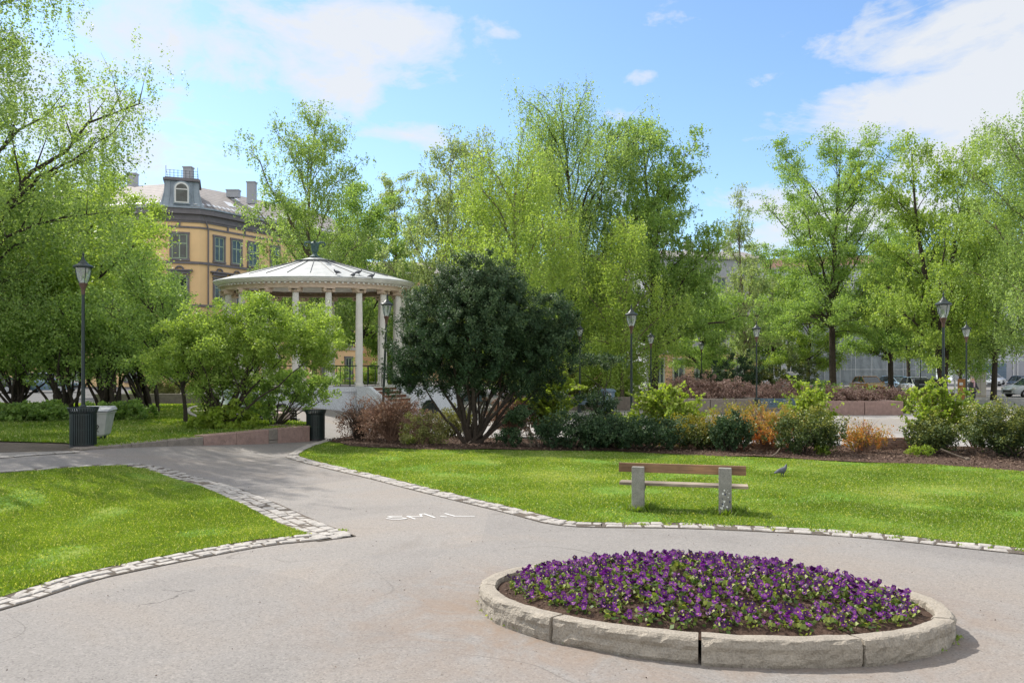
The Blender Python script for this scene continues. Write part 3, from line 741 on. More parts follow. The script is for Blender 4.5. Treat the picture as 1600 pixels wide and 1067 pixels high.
tree('weeping_birch', 'lime green hanging birch low in the middle of the park', 972, 44, 330, [(.1, 1.6), (.35, 2.2), (.65, 2.2), (.85, 1.6), (1, .4)], 'lf_yellow', 'bark_light', .12, 22, 36000, .10, 1.2, 15, gap=.1, twiggy=6)
tree('birch_tree', 'thin pointed birch standing alone against the pale sky', 1165, 68, 285, [(.1, 3.0), (.3, 3.2), (.55, 2.4), (.8, 1.3), (1, .2)], 'lf_grey', 'bark_light', .18, 36, 26000, .12, .3, 16, gap=.35)
tree('linden_tree', 'large open crowned tree with a forked dark trunk in front of the netting', 1302, 60, 196, [(.16, 3.4), (.28, 4.9), (.45, 4.9), (.62, 4.6), (.8, 4.8), (.94, 3.2), (1, 1.2)], 'lf_mid', 'bark', .27, 48, 90000, .115, 0, 17, gap=.25, twiggy=7, clump=.36, fork=.3)
tree('linden_tree', 'smaller tree with a slim dark trunk between the two big right trees', 1392, 68, 345, [(.2, 3), (.35, 3.8), (.6, 3.8), (.85, 2.4), (1, .8)], 'lf_mid', 'bark', .25, 26, 52000, .13, 0, 18, gap=.12, twiggy=6, clump=.5)
tree('broadleaf_tree', 'big two stemmed tree behind the nearest right lamp', 1476, 52, 215, [(.14, 2.6), (.3, 4.4), (.55, 4.6), (.75, 3.0), (.9, 2.0), (1, 1.3)], 'lf_yellow', 'bark', .42, 40, 90000, .115, .4, 19, gap=.15, twiggy=6, trunks=2, clump=.45)
tree('weeping_birch', 'tall birch at the right edge reaching above the frame of trees', 1640, 44, 150, [(.22, 2.8), (.4, 4.0), (.65, 4.4), (.85, 3.4), (1, 1)], 'lf_birch', 'bark_light', .26, 38, 90000, .10, 1.0, 20, gap=.12, twiggy=6)
tree('birch_tree', 'bushy tree between the forked tree and the right edge birch', 1552, 56, 262, [(.22, 2.4), (.4, 3.2), (.65, 3.0), (.85, 2.2), (1, .7)], 'lf_birch', 'bark', .2, 26, 46000, .12, .7, 21, gap=.12, twiggy=6)
tree('small_tree', 'low tree hanging over the passage at the right', 1500, 60, 440, [(.25, 2.2), (.5, 3.0), (.8, 2.4), (1, .8)], 'lf_mid', 'bark_light', .14, 20, 26000, .12, .8, 22, gap=.1, twiggy=6)
tree('small_tree', 'low leafy tree below the tallest birch', 905, 62, 395, [(.1, 3), (.4, 4.2), (.8, 3.4), (1, 1)], 'lf_mid', 'bark', .2, 22, 44000, .13, 0, 23, gap=.1, twiggy=6, clump=.5)
tree('small_tree', 'leafy tree closing the view left of the thin lone birch', 1095, 64, 420, [(.2, 3), (.4, 3.8), (.8, 3.0), (1, 1)], 'lf_mid', 'bark', .2, 20, 36000, .13, 0, 24, gap=.1, twiggy=6, clump=.5)
tree('small_tree', 'tree behind the yew closing the view to the street', 745, 66, 400, [(.12, 3), (.4, 4.2), (.8, 3.4), (1, 1)], 'lf_birch', 'bark', .2, 22, 40000, .13, 0, 25, gap=.1, twiggy=6, clump=.5)
tree('small_tree', 'leafy tree in front of the pale roof right of the lone birch', 1205, 78, 378, [(.1, 3), (.4, 4.4), (.75, 3.6), (1, 1)], 'lf_mid', 'bark', .2, 22, 40000, .14, 0, 27, gap=.1, twiggy=6, clump=.5)
tree('small_tree', 'pale green tree closing the gap before the netted house', 1262, 74, 405, [(.1, 2.4), (.4, 3.2), (.8, 2.4), (1, .8)], 'lf_yellow', 'bark', .18, 18, 24000, .14, 0, 28, gap=.1, twiggy=6, clump=.5)
tree('small_tree', 'green tree behind the slim trunked linden', 1420, 84, 350, [(.2, 3), (.4, 4.4), (.8, 3.4), (1, 1)], 'lf_birch', 'bark', .2, 22, 36000, .14, .3, 29, gap=.1, twiggy=6, clump=.5)
tree('small_tree', 'dense tree right of the forked trunk behind the far lamp', 1530, 72, 330, [(.25, 3), (.45, 4.4), (.8, 3.4), (1, 1)], 'lf_mid', 'bark', .2, 22, 36000, .14, .3, 30, gap=.1, twiggy=6, clump=.5)
tree('small_tree', 'leafy tree seen between the right columns of the bandstand', 628, 64, 470, [(.04, 2.4), (.4, 3.2), (.8, 2.4), (1, .8)], 'lf_mid', 'bark', .18, 20, 26000, .13, 0, 31, gap=.1, twiggy=6, clump=.5)
# a park tree standing further left: its crown throws the dappled shade over the path
tree('maple_tree', 'large tree beyond the left edge shading the path', -330, 31, 60, [(.28, 2.5), (.42, 5.6), (.6, 6.2), (.8, 4.4), (1, 1)], 'lf_mid', 'bark', .25, 26, 50000, .14, 0, 26, gap=.1, twiggy=6, clump=.5)

# ------------------------------------------------------------------ shrubs
def shrub(name, label, px, D, blobs, leaf, nleaf, size, stems=8, sr=.03, bark='bark', clumps=90, cr=.28, seed=1, flat=0, cat='shrub', group='shrubs in the park', shell=.6, zb=None, base_spread=.15, up=0.0, aspect=.55, tone_up=.0, out=False, hang=0, hollow=0, split_mesh='foliage'):
    """blobs: (dx, dy, dz, rx, ry, rz) in metres from the base"""
    rg = random.Random(seed); rng = np.random.default_rng(seed)
    x0, y0, z0 = A(px, D)
    if zb is not None: z0 = zb
    root = tag(empty(name, (x0, y0, z0)), label, cat, group)
    vol = np.array([b_[3]*b_[4]*b_[5] for b_ in blobs])**.67; pk = rng.choice(len(blobs), clumps, p=vol/vol.sum())
    B = np.array(blobs)[pk]; d = rng.normal(size=(clumps, 3)); d /= np.linalg.norm(d, axis=1)[:, None]
    rr_ = (shell+(1-shell)*rng.random(clumps))[:, None]*(1+.22*rng.normal(size=(clumps, 1)))
    nleaf = int(nleaf*.8); size *= 1.18
    K = B[:, :3]+d*rr_*B[:, 3:6]; K[:, 2] = np.maximum(K[:, 2], .08)
    idx = rng.integers(0, clumps, nleaf)
    g = rng.normal(size=(nleaf, 3)); g = g/np.linalg.norm(g, axis=1)[:, None]*(rng.random((nleaf, 1))**.5)*1.7; g[:, 2] *= .8
    crr = cr*(.6+.8*rng.random(clumps))[idx][:, None]; C = K[idx]+g*crr*.55
    C[:, 2] += up*np.abs(g[:, 0])*crr[:, 0]; C[:, 2] = np.maximum(C[:, 2], .02)
    V = leaf_quads(C, size, rng, flat=flat, aspect=aspect, outn=(d[idx] if out else None), hang=hang)
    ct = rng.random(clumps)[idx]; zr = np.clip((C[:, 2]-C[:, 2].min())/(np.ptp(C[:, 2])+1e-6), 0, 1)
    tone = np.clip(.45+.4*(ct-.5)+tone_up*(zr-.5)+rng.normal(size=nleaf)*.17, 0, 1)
    b = MB()
    order = list(range(clumps)); rg.shuffle(order)
    for i in range(stems):
        k = order[i % clumps]; e = Vector(K[k]); e *= (.92 if name != 'yew_tree' else .72); s_ = Vector((rg.uniform(-1, 1)*base_spread, rg.uniform(-1, 1)*base_spread, -.05))
        mid = Vector((s_.x*.5+e.x*.45, s_.y*.5+e.y*.45, e.z*.45)) + Vector((rg.gauss(0, .05), rg.gauss(0, .05), 0))*e.length
        pts = [((1-u)**2)*s_+2*u*(1-u)*mid+u*u*e for u in [q/6 for q in range(7)]]
        for q in range(1, 6): pts[q] += Vector((rg.gauss(0, 1), rg.gauss(0, 1), 0))*.018*e.length
        b.tube(pts, [max(.004, sr*(1-q/7.5)*rg.uniform(.85, 1.1)) for q in range(7)], 6, False)
        for _ in range(3):
            q = rg.randint(2, 5); e2 = Vector(K[rg.randrange(clumps)])
            if (e2-pts[q]).length < e.length*.6: b.tube([pts[q], pts[q].lerp(e2, .5)+Vector((0, 0, .05)), e2], [sr*.4, sr*.28, .004], 4, False)
    if b.v: b.build('stems', M[bark], root, smooth=True)
    link('foliage', quads_mesh(split_mesh, V, tone), M[leaf], root)
    return root
def twigs(root, px_w, n, h, spread, mat_, seed, r=.006, droop=.3, base=.12):
    rg = random.Random(seed); b = MB()
    for _ in range(n):
        az = rg.uniform(0, 6.28); l = h*rg.uniform(.55, 1.05); o_ = spread*rg.uniform(.15, 1)
        s_ = Vector((rg.uniform(-base, base), rg.uniform(-base, base), 0)); e = Vector((math.cos(az)*o_, math.sin(az)*o_, l*(1-droop*o_/spread*rg.random())))
        m_ = s_.lerp(e, .5)+Vector((0, 0, .22*l)); b.tube([s_, s_.lerp(m_, .6)+Vector((rg.gauss(0, .03), rg.gauss(0, .03), 0)), m_, e], [r*1.8, r*1.4, r, r*.4], 3, False)
    return b.build('twigs', M[mat_], root)
M['twig_brown'] = m_simple('brown twig', (.25, .155, .11), .9, 6, .4)
M['twig_dark'] = m_simple('dark twig', (.06, .04, .028), .9, 6, .4)

# hawthorn thicket at the left
for i, (px, D, w_, h_, lab) in enumerate([(25, 32, 1.9, 4.6, 'dark multi stemmed hawthorn at the left edge of the raised lawn'), (95, 31, 1.7, 4.9, 'dark multi stemmed hawthorn just left of the lamp post'),
        (165, 31.5, 1.8, 5.0, 'dark multi stemmed hawthorn just right of the lamp post'), (225, 33, 2.1, 5.2, 'dark leaning hawthorn right of the grey container'), (-60, 33, 2.0, 5, 'dark hawthorn cut by the left edge')]):
    shrub('hawthorn', lab, px, D, [(0, 0, h_*.66, w_, w_*.9, h_*.33), (.6, 0, h_*.5, w_*.9, w_*.8, h_*.24), (-.6, .2, h_*.5, w_*.8, w_*.8, h_*.24)], 'lf_dark', 22000, .075, 16, .075, clumps=230, cr=.4, seed=50+i, zb=PZ, base_spread=.45, shell=.45, group='hawthorns behind the left lamp')
tree('leaning_hawthorn', 'yellow green shrub with a slanting dark stem left of the arching shrub', 290, 27, 400, [(.3, 1.2), (.5, 2.0), (.75, 1.8), (1, .6)], 'lf_dark', 'bark', .07, 22, 26000, .075, 0, 60, zbase=PZ, lean=(-.32, 0), clump=.3, gap=.1, twiggy=6)
shrub('arching_shrub', 'large yellow green shrub with arching dark stems beside the pavilion', 345, 24.6, [(-.1, 0, 2.9, 1.6, 1.4, 1.05), (1.7, 0, 3.0, 1.5, 1.3, 1.1), (2.8, .1, 2.6, 1.15, 1, 1.1), (.6, -.1, 2.2, 1.8, 1.2, .9), (-1.2, 0, 2.2, 1.1, 1, .95), (1.15, 0, 3.75, .8, .7, .55), (-.2, 0, 1.3, 1.2, .9, .6)],
      'lf_yellow', 84000, .055, 26, .05, clumps=420, cr=.30, seed=61, zb=PZ, shell=.35, base_spread=.3)
shrub('arching_shrub', 'darker drooping shrub hanging over the bench and the bin', 430, 26, [(.2, 0, 1.5, 1.3, .9, .9), (1.2, 0, 1.35, .9, .7, .7), (-.5, 0, 1.0, .8, .8, .8)], 'lf_dark', 17000, .062, 14, .035, clumps=150, cr=.22, seed=62, zb=.3, shell=.4)
shrub('hosta_clump', 'leafy green clump at the foot of the arching shrub', 360, 24.2, [(0, 0, .35, .8, .6, .4), (-.9, .2, .25, .5, .4, .3)], 'lf_lime', 3500, .09, 0, clumps=60, cr=.16, seed=63, zb=PZ, cat='plant')
for i, (px, D, w_, lab) in enumerate([(20, 27.5, 1.1, 'low bright leafed plant left of the hawthorn stems'), (70, 28, 1.0, 'low leafy clump under the left hawthorn'), (190, 28.5, 1.2, 'low leafy clump right of the grey container')]):
    shrub('ground_plant', lab, px, D, [(0, 0, .3, w_, .8, .35)], 'lf_mid', 6000, .09, 0, clumps=90, cr=.16, seed=65+i, zb=PZ, cat='plant', group='low leafy clumps under the hawthorns')
# the yew
yb = []
rg = random.Random(4)
for (dx, dz, r_) in [(-1.7, 2.6, .95), (-1.0, 3.4, 1.1), (-.8, 2.3, 1.0), (0, 4.3, 1.15), (.1, 3.0, 1.3), (.9, 3.9, 1.2), (1.2, 2.7, 1.2), (1.9, 3.3, 1.05), (2.1, 2.4, .9), (.4, 4.9, .75), (-.6, 4.6, .8), (-1.4, 4.0, .75), (2.5, 2.9, .7), (-2.1, 2.1, .55), (2.45, 3.8, .6), (-.1, 2.0, .8), (1.3, 1.9, .7), (1.1, 4.7, .55)]:
    yb.append((dx, rg.uniform(-.5, .5), dz, r_, r_*1.05, r_*1.0))
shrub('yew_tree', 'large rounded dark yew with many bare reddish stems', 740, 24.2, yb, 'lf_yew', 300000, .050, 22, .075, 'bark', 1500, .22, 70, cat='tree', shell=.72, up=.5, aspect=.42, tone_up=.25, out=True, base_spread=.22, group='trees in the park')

def arch_shrub(name, label, px, D, w_, h_, n, leaf, lsize, seed, dirs=None, group=None, per=70, cat='shrub', low=.25):
    rg = random.Random(seed); rng = np.random.default_rng(seed); root = tag(empty(name, A(px, D)), label, cat, group)
    b = MB(); C = []; tn = []
    for i in range(n):
        az = rg.uniform(0, 6.28); o_ = w_*rg.uniform(.1, 1.0); hh = h_*rg.uniform(.5, 1.05)*(1.05-.35*o_/w_)
        if rg.random() < .3: hh *= .6
        s_ = Vector((rg.uniform(-.12, .12), rg.uniform(-.12, .12), -.03)); top = Vector((math.cos(az)*o_*.7, math.sin(az)*o_*.6, hh)); e = Vector((math.cos(az)*o_, math.sin(az)*o_*.85, hh*rg.uniform(.72, .98)))
        P = []
        for k in range(9):
            u = k/8; a = s_.lerp(top, u); c = top.lerp(e, u); P.append(a.lerp(c, u)+Vector((rg.gauss(0, .012), rg.gauss(0, .012), 0)))
        b.tube(P, [.013*(1-k/9.5) for k in range(9)], 4, False)
        tone = rg.random()
        for k in range(int(rg.uniform(2, 5))):
            j = rg.randint(3, 7); q = P[j]+Vector((rg.gauss(0, .16), rg.gauss(0, .14), rg.uniform(.02, .22)))*h_; b.tube([P[j], P[j].lerp(q, .5)+Vector((0, 0, .03)), q], [.006, .005, .003], 3, False)
            u = rng.random((per//3, 1)); C.append(np.array(P[j])*(1-u)+np.array(q)*u+rng.normal(size=(per//3, 3))*.028); tn.append(np.full(per//3, tone))
        m_ = per; u = low+(1-low)*rng.random(m_); idx = np.minimum((u*8).astype(int), 7); fr = (u*8-idx)[:, None]; PP = np.array([tuple(p) for p in P])
        C.append(PP[idx]*(1-fr)+PP[idx+1]*fr+rng.normal(size=(m_, 3))*.035); tn.append(np.full(m_, tone))
    C = np.concatenate(C); tn = np.concatenate(tn); b.build('stems', M['twig_brown'], root)
    V = leaf_quads(C, lsize, rng, flat=.3, aspect=.75); link('foliage', quads_mesh('foliage', V, np.clip(.5+.5*(tn-.5)+rng.normal(size=len(C))*.2, 0, 1)), M[leaf], root); return root
# the shrub border, left to right
SG = 'shrubs of the border between lawn and plaza'
def bs(name, label, px, D, w_, h_, leaf, n, size, seed, **k):
    lo_ = k.pop('low', .12); extra = k.pop('extra', [])
    bl = [(0, 0, h_*.55, w_, w_*.75, h_*.45), (-w_*.45, 0, h_*.4, w_*.6, w_*.5, h_*.33), (w_*.45, 0, h_*.42, w_*.6, w_*.5, h_*.35)]+extra
    return shrub(name, label, px, D, bl, leaf, n, size, seed=seed, group=SG, **k)
r = bs('bare_shrub', 'dark bare twigged shrub nearest the bin', 560, 25.6, .75, 1.25, 'lf_brown', 2200, .045, 71, stems=16, sr=.014, bark='twig_dark', clumps=70, cr=.2); twigs(r, 0, 160, 1.35, .95, 'twig_dark', 1)
r = bs('bare_shrub', 'wide reddish brown twiggy shrub below the pavilion steps', 612, 25, 1.15, 1.4, 'lf_brown', 9000, .05, 72, stems=20, sr=.014, bark='twig_brown', clumps=150, cr=.22, shell=.4); twigs(r, 0, 420, 1.6, 1.35, 'twig_brown', 2)
r = bs('bare_shrub', 'small brown green shrub left of the yew stems', 660, 23.8, .75, 1.0, 'lf_olive', 5000, .045, 73, stems=14, sr=.013, bark='twig_dark', clumps=90, cr=.18); twigs(r, 0, 160, 1.1, .9, 'twig_brown', 3)
bs('green_shrub', 'loose olive green shrub behind the yew stems', 705, 26.5, .8, 1.1, 'lf_olive', 7000, .05, 74, clumps=90, cr=.2)
r = bs('bare_shrub', 'brown domed shrub right of the yew stems', 800, 26.5, 1.0, 1.55, 'lf_brown', 9000, .05, 75, stems=16, sr=.013, bark='twig_dark', clumps=150, cr=.2, shell=.5); twigs(r, 0, 260, 1.6, 1.1, 'twig_brown', 4)
shrub('low_yew', 'small yew with a ball of needles on a slanting stem', 838, 23.0, [(-.55, 0, .95, .42, .4, .3), (-.75, 0, .3, .4, .35, .22)], 'lf_yew', 6500, .045, 7, .03, 'bark_light', 60, .13, 76, group=SG, up=.3, tone_up=.2)
arch_shrub('lime_shrub', 'tall lime green leafed shrub beside the dark yew', 858, 26.6, 1.15, 2.75, 60, 'lf_lime', .095, 77, group=SG, per=90, low=.15)
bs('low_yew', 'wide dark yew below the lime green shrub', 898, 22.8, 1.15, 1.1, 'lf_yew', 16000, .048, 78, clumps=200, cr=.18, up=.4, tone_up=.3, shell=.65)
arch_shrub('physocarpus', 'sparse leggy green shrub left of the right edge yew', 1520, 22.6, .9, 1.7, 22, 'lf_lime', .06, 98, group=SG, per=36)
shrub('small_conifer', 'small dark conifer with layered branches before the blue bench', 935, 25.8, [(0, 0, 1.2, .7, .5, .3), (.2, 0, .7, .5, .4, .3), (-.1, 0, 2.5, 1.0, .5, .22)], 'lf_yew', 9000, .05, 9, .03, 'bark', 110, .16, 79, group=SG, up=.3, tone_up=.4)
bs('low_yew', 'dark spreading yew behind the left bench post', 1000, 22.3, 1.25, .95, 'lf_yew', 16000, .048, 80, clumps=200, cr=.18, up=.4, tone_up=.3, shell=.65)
arch_shrub('physocarpus', 'bright lime shrub with long arching twigs left of the middle lamp', 1035, 24.6, 1.7, 1.95, 62, 'lf_lime', .085, 81, group=SG)
bs('golden_shrub', 'golden green barberry behind the dark yews', 1085, 22.9, 1.0, 1.0, 'lf_gold', 10000, .042, 82, clumps=160, cr=.17, stems=24, sr=.01, bark='twig_brown')
bs('low_yew', 'small upright dark conifer behind the bench', 1142, 21.7, .5, 1.05, 'lf_yew', 8000, .048, 83, clumps=90, cr=.15, up=.8, tone_up=.2)
r = bs('orange_barberry', 'large orange and yellow barberry in the middle of the border', 1195, 22.5, 1.2, 1.15, 'lf_orange', 20000, .036, 84, clumps=190, cr=.16, stems=30, sr=.008, bark='twig_brown', tone_up=-.8, up=1.0); twigs(r, 0, 90, 1.45, .9, 'twig_brown', 5)
arch_shrub('physocarpus', 'tall pale green shrub above the golden juniper', 1262, 24.2, 1.15, 2.1, 46, 'lf_lime', .08, 85, group=SG)
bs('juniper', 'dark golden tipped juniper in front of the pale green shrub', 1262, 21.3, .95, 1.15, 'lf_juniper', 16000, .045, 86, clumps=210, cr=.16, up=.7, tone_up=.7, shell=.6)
bs('golden_shrub', 'yellow green barberry right of the small upright conifer', 1160, 23.6, .8, 1.2, 'lf_gold', 9000, .04, 101, clumps=140, cr=.17, stems=24, sr=.01, bark='twig_brown', up=.8)
bs('juniper', 'low spreading olive juniper between the golden barberry and the conifer', 1105, 22.6, .75, .7, 'lf_juniper', 8000, .045, 102, clumps=110, cr=.16, up=.5, tone_up=.5)
bs('low_yew', 'low dark yew with ragged top between the two dark yews', 950, 22.9, .8, .85, 'lf_yew', 11000, .048, 103, clumps=130, cr=.18, up=.6, tone_up=.3)
r = bs('orange_barberry', 'small vivid orange barberry beside the low brick wall', 1350, 21.6, .7, .75, 'lf_orange', 5500, .034, 87, clumps=110, cr=.12, stems=34, sr=.008, bark='twig_brown', up=1.4, shell=.3); twigs(r, 0, 60, 1.0, .6, 'twig_brown', 6)
arch_shrub('physocarpus', 'leggy lime shrub before the nearest right lamp', 1468, 22.3, 1.15, 2.1, 40, 'lf_lime', .08, 88, group=SG)
bs('juniper', 'low dark juniper with a slanting bare stem', 1455, 21.2, .6, .95, 'lf_juniper', 8500, .045, 89, clumps=110, cr=.16, up=.6, tone_up=.5)
bs('juniper', 'large golden tipped yew cut by the right edge', 1580, 20.6, 1.15, 1.35, 'lf_juniper', 26000, .045, 90, clumps=320, cr=.17, up=.6, tone_up=.7, shell=.6)
for i, (px, D, w_, lab) in enumerate([(975, 22.7, .22, 'small bright green plant under the dark yew'), (1285, 21.2, .2, 'tiny green weed before the golden juniper'), (1440, 20.8, .28, 'pale green leafy plant on the mulch near the right edge'), (640, 24, .3, 'green sprouts between the brown shrubs'), (1090, 22.6, .5, 'low tangle of dry branches behind the bench')]):
    shrub('ground_plant', lab, px, D, [(0, 0, .14, w_, w_, .16)], 'lf_lime' if i < 4 else 'lf_brown', 700, .05, 0, clumps=24, cr=.1, seed=91+i, cat='plant', group='small plants of the border')
# plants around the planters on the plaza
for i, (px, D, w_, h_, leaf, n, lab) in enumerate([
        (1075, 42, 1.3, 1.5, 'lf_hedge', 9000, 'brown dormant hedge bush at the left end of the planter'), (1130, 42, 1.7, 1.35, 'lf_hedge', 12000, 'reddish brown dormant hedge bush in the planter left of the lamp'),
        (1215, 43, 1.9, 1.2, 'lf_hedge', 12000, 'brown dormant hedge bush above the blue bench'), (1325, 41.5, 1.25, 1.0, 'lf_hedge', 8000, 'purple brown bush in the pink granite planter'), (1385, 41.5, 1.2, .85, 'lf_hedge', 7000, 'brown bush at the right end of the pink planter'),
        (1150, 47, 1.5, 3.4, 'lf_yew', 16000, 'tall dark conifer left of the plaza lamp'), (1225, 47.5, 2.1, 3.0, 'lf_juniper', 22000, 'wide olive dark conifer right of the plaza lamp'), (1105, 49, 1.3, 1.9, 'lf_yew', 8000, 'low dark conifer before the ochre house base'),
        (1275, 45, 1.3, 1.5, 'lf_mid', 9000, 'fresh green hedge behind the planter'), (1415, 40.5, .5, .75, 'lf_lime', 2500, 'bright green clump at the planter end'), (1340, 46, 1.6, 1.2, 'lf_mid', 7000, 'green hedge under the forked tree'),
        (945, 46, 1.4, 3.0, 'lf_lime', 16000, 'bright lime shrub behind the blue green bin'), (975, 47, 1.1, 3.9, 'lf_yellow', 14000, 'tall yellow green shrub beside the middle lamp'), (900, 47, 1.5, 2.4, 'lf_olive', 10000, 'dull olive shrub behind the blue bench'),
        (1040, 52, 1.8, 1.0, 'lf_mid', 8000, 'low green hedge in front of the ochre house'), (560, 62, 2.6, 2.2, 'lf_mid', 12000, 'green hedge seen through the pavilion columns'), (590, 58, 1.6, 1.6, 'lf_lime', 7000, 'pale green bush seen through the pavilion columns'),
        (1450, 56, 1.8, .6, 'lf_olive', 6000, 'grassy bush at the foot of the two stemmed tree'), (270, 44, 1.3, 1.5, 'lf_olive', 7000, 'brownish green bush behind the stone kerb'), (235, 45, 1.0, 1.0, 'lf_lime', 4000, 'bright bush behind the stone kerb')]):
    shrub('hedge_bush', lab, px, D, [(0, 0, h_*.5, w_, w_*.8, h_*.5), (-w_*.5, 0, h_*.4, w_*.6, w_*.6, h_*.38), (w_*.5, 0, h_*.4, w_*.6, w_*.6, h_*.38)], leaf, n, .075, 6, .03, clumps=160, cr=.24, seed=120+i, group='bushes around the plaza', up=.3, zb=(.35 if i < 5 else None))

# ------------------------------------------------------------------ flower bed
FB = (1.80, 7.54); FR = R(-12.5); FA, FBx = 2.14, 1.29
bed = tag(empty('flower_bed', (*FB, 0), FR), 'oval flower bed ringed with rough granite kerb stones', 'flower bed')
def ell(a, b_, t_): return (a*math.cos(t_), b_*math.sin(t_))
def stone(t0, t1, seed):
    rg = random.Random(seed); n = max(8, int((t1-t0)*46)); prof = [(-.012, -.04), (.004, .03), (.008, .07), (.0, .11), (.008, .15), (.002, .185), (-.008, .205), (-.02, .214), (-.055, .216), (-.10, .212), (-.145, .209), (-.155, .19), (-.155, .02)]
    b = MB(); vs = []; g = .012
    for i in range(n+1):
        t_ = t0+(t1-t0)*i/n
        for k, (dr, z) in enumerate(prof):
            wob = .030*noise.noise((t_*5, z*9, seed*3.1))+.020*noise.noise((t_*19, z*26, seed))+.012*noise.noise((t_*50, z*60, seed))
            if k in (7, 8, 9, 10): wob *= .4; z += .008*noise.noise((t_*9, dr*9, seed))
            d = dr+wob; vs.append((*ell(FA+d, FBx+d, t_), z))
    m = len(prof); fs = [(i*m+k, (i+1)*m+k, (i+1)*m+k+1, i*m+k+1) for i in range(n) for k in range(m-1)]
    fs += [(i*m+m-1, (i+1)*m+m-1, (i+1)*m, i*m) for i in range(n)]+[tuple(range(m)), tuple(n*m+k for k in range(m))]
    b.add(vs, fs); return b
# joints: angles that put the seams where the photograph shows them
def ang_of(px, py, z=.2):
    x, y = G(px, py, z); v = Matrix.Rotation(-FR, 2) @ Vector((x-FB[0], y-FB[1])); return math.atan2(v.y/FBx, v.x/FA)
js = [ang_of(1474, 968), ang_of(1337, 998), ang_of(1094, 986), ang_of(881, 963), ang_of(760, 915)]
js = [a % (2*math.pi) for a in js]; js = sorted(js)
ext = []
a = js[-1]; b0 = js[0]+2*math.pi
js_full = [x for x in sorted(js)]
gapang = (js_full[0]+2*math.pi)-js_full[-1]
seq = []
for i in range(len(js_full)):
    p, q = js_full[i], (js_full[i+1] if i+1 < len(js_full) else js_full[0]+2*math.pi)
    k = max(1, round((q-p)/.75))
    for j in range(k): seq.append((p+(q-p)*j/k, p+(q-p)*(j+1)/k))
for i, (p, q) in enumerate(seq):
    stone(p+.006, q-.006, i+1).build('kerb_stone', M['granite'], bed)
b = MB(); rings = 9; seg = 64; vs = [(0, 0, .41)]
for r_ in range(1, rings+1):
    for k in range(seg):
        t_ = 2*math.pi*k/seg; s_ = r_/rings; x, y = ell((FA-.13)*s_, (FBx-.13)*s_, t_)
        vs.append((x, y, .41-.26*s_**1.6+.018*noise.noise((x*6, y*6, 1))))
fs = [(0, 1+k, 1+(k+1) % seg) for k in range(seg)]
for r_ in range(rings-1):
    for k in range(seg):
        fs.append((1+r_*seg+k, 1+(r_+1)*seg+k, 1+(r_+1)*seg+(k+1) % seg, 1+r_*seg+(k+1) % seg))
b.add(vs, fs); b.build('soil', M['soil'], bed, smooth=True)
cr_ = np.random.default_rng(3); tt = cr_.random(5000)*6.283; ss = np.sqrt(cr_.random(5000))*.985
C = np.c_[(FA-.2)*ss*np.cos(tt), (FBx-.2)*ss*np.sin(tt), .422-.26*ss**1.6]
tag(link('soil_crumbs', quads_mesh('soil_crumbs', leaf_quads(C, .028, cr_, flat=.7), cr_.random(5000)), M['chips'], bed), kind='stuff')

def pansy_meshes(seed):
    rng = np.random.default_rng(seed); nl = 30
    a_ = rng.random(nl)*6.28; r_ = .01+rng.random(nl)*.065; C = np.c_[np.cos(a_)*r_, np.sin(a_)*r_, .015+rng.random(nl)*.075]
    fo = leaf_quads(C, .036, rng, flat=.3, aspect=.6); ft = rng.random(nl)
    Vp = []; tp = []; eye = []
    for k in range(int(rng.integers(6, 12))):
        az = rng.random()*6.28; rr2 = rng.random()*.075; c = np.array([math.cos(az)*rr2, math.sin(az)*rr2, .07+rng.random()*.055])
        nrm = Vector((rng.normal()*.5, -.5+rng.normal()*.6, .75)).normalized(); a = nrm.orthogonal().normalized(); b_ = nrm.cross(a); tn = rng.random()
        s = .0165*(.8+.4*rng.random()); cc_ = np.array(c)
        for q in range(5):
            t_ = 2*math.pi*q/5+.3; d = np.array(a)*math.cos(t_)+np.array(b_)*math.sin(t_); e = np.array(a)*math.cos(t_+1.57)+np.array(b_)*math.sin(t_+1.57)
            Vp.append([cc_, cc_+d*s*.8+e*s*.62, cc_+d*s*1.35+np.array(nrm)*.004*rng.normal(), cc_+d*s*.8-e*s*.62]); tp.append(np.clip(tn+rng.normal()*.2, 0, 1))
        e_ = s*.28; eye.append([cc_+np.array(nrm)*.003+np.array(a)*e_*i_+np.array(b_)*e_*j_ for i_, j_ in ((1, 0), (0, 1), (-1, 0), (0, -1))])
    np_ = len(Vp); me_ = quads_mesh('petals', np.array(Vp+eye), np.array(tp+[0]*len(eye)))
    me_.materials.append(M['petal']); me_.materials.append(M['pansy_eye']); me_.polygons.foreach_set('material_index', [0]*np_+[1]*len(eye))
    return quads_mesh('leaves', fo, ft), me_
protos = [pansy_meshes(200+i) for i in range(8)]
for a_, b_ in protos: a_.materials.append(M['lf_pansy'])
rg = random.Random(77); cnt = 0
for iy in range(-9, 10):
    for ix in range(-16, 17):
        x = (ix+(.5 if iy % 2 else 0))*.143+rg.uniform(-.035, .035); y = iy*.130+rg.uniform(-.03, .03)
        s = math.hypot(x/(FA-.29), y/(FBx-.25))
        if s > 1 or cnt >= 298 or rg.random() < .03+(.12 if noise.noise((x*2.6, y*2.6, 9)) > .25 else 0): continue
        v = Matrix.Rotation(FR, 2) @ Vector((x, y)); pm = protos[rg.randrange(8)]
        r_ = empty('pansy_plant', (FB[0]+v.x, FB[1]+v.y, .41-.26*s**1.6), rg.uniform(-.5, .5), rg.uniform(.95, 1.4))
        tag(r_, 'purple flowering pansy among many alike in the oval bed', 'flower', 'purple pansies in the oval bed')
        link('leaves', pm[0], None, r_); link('petals', pm[1], None, r_); cnt += 1
print('pansies', cnt)

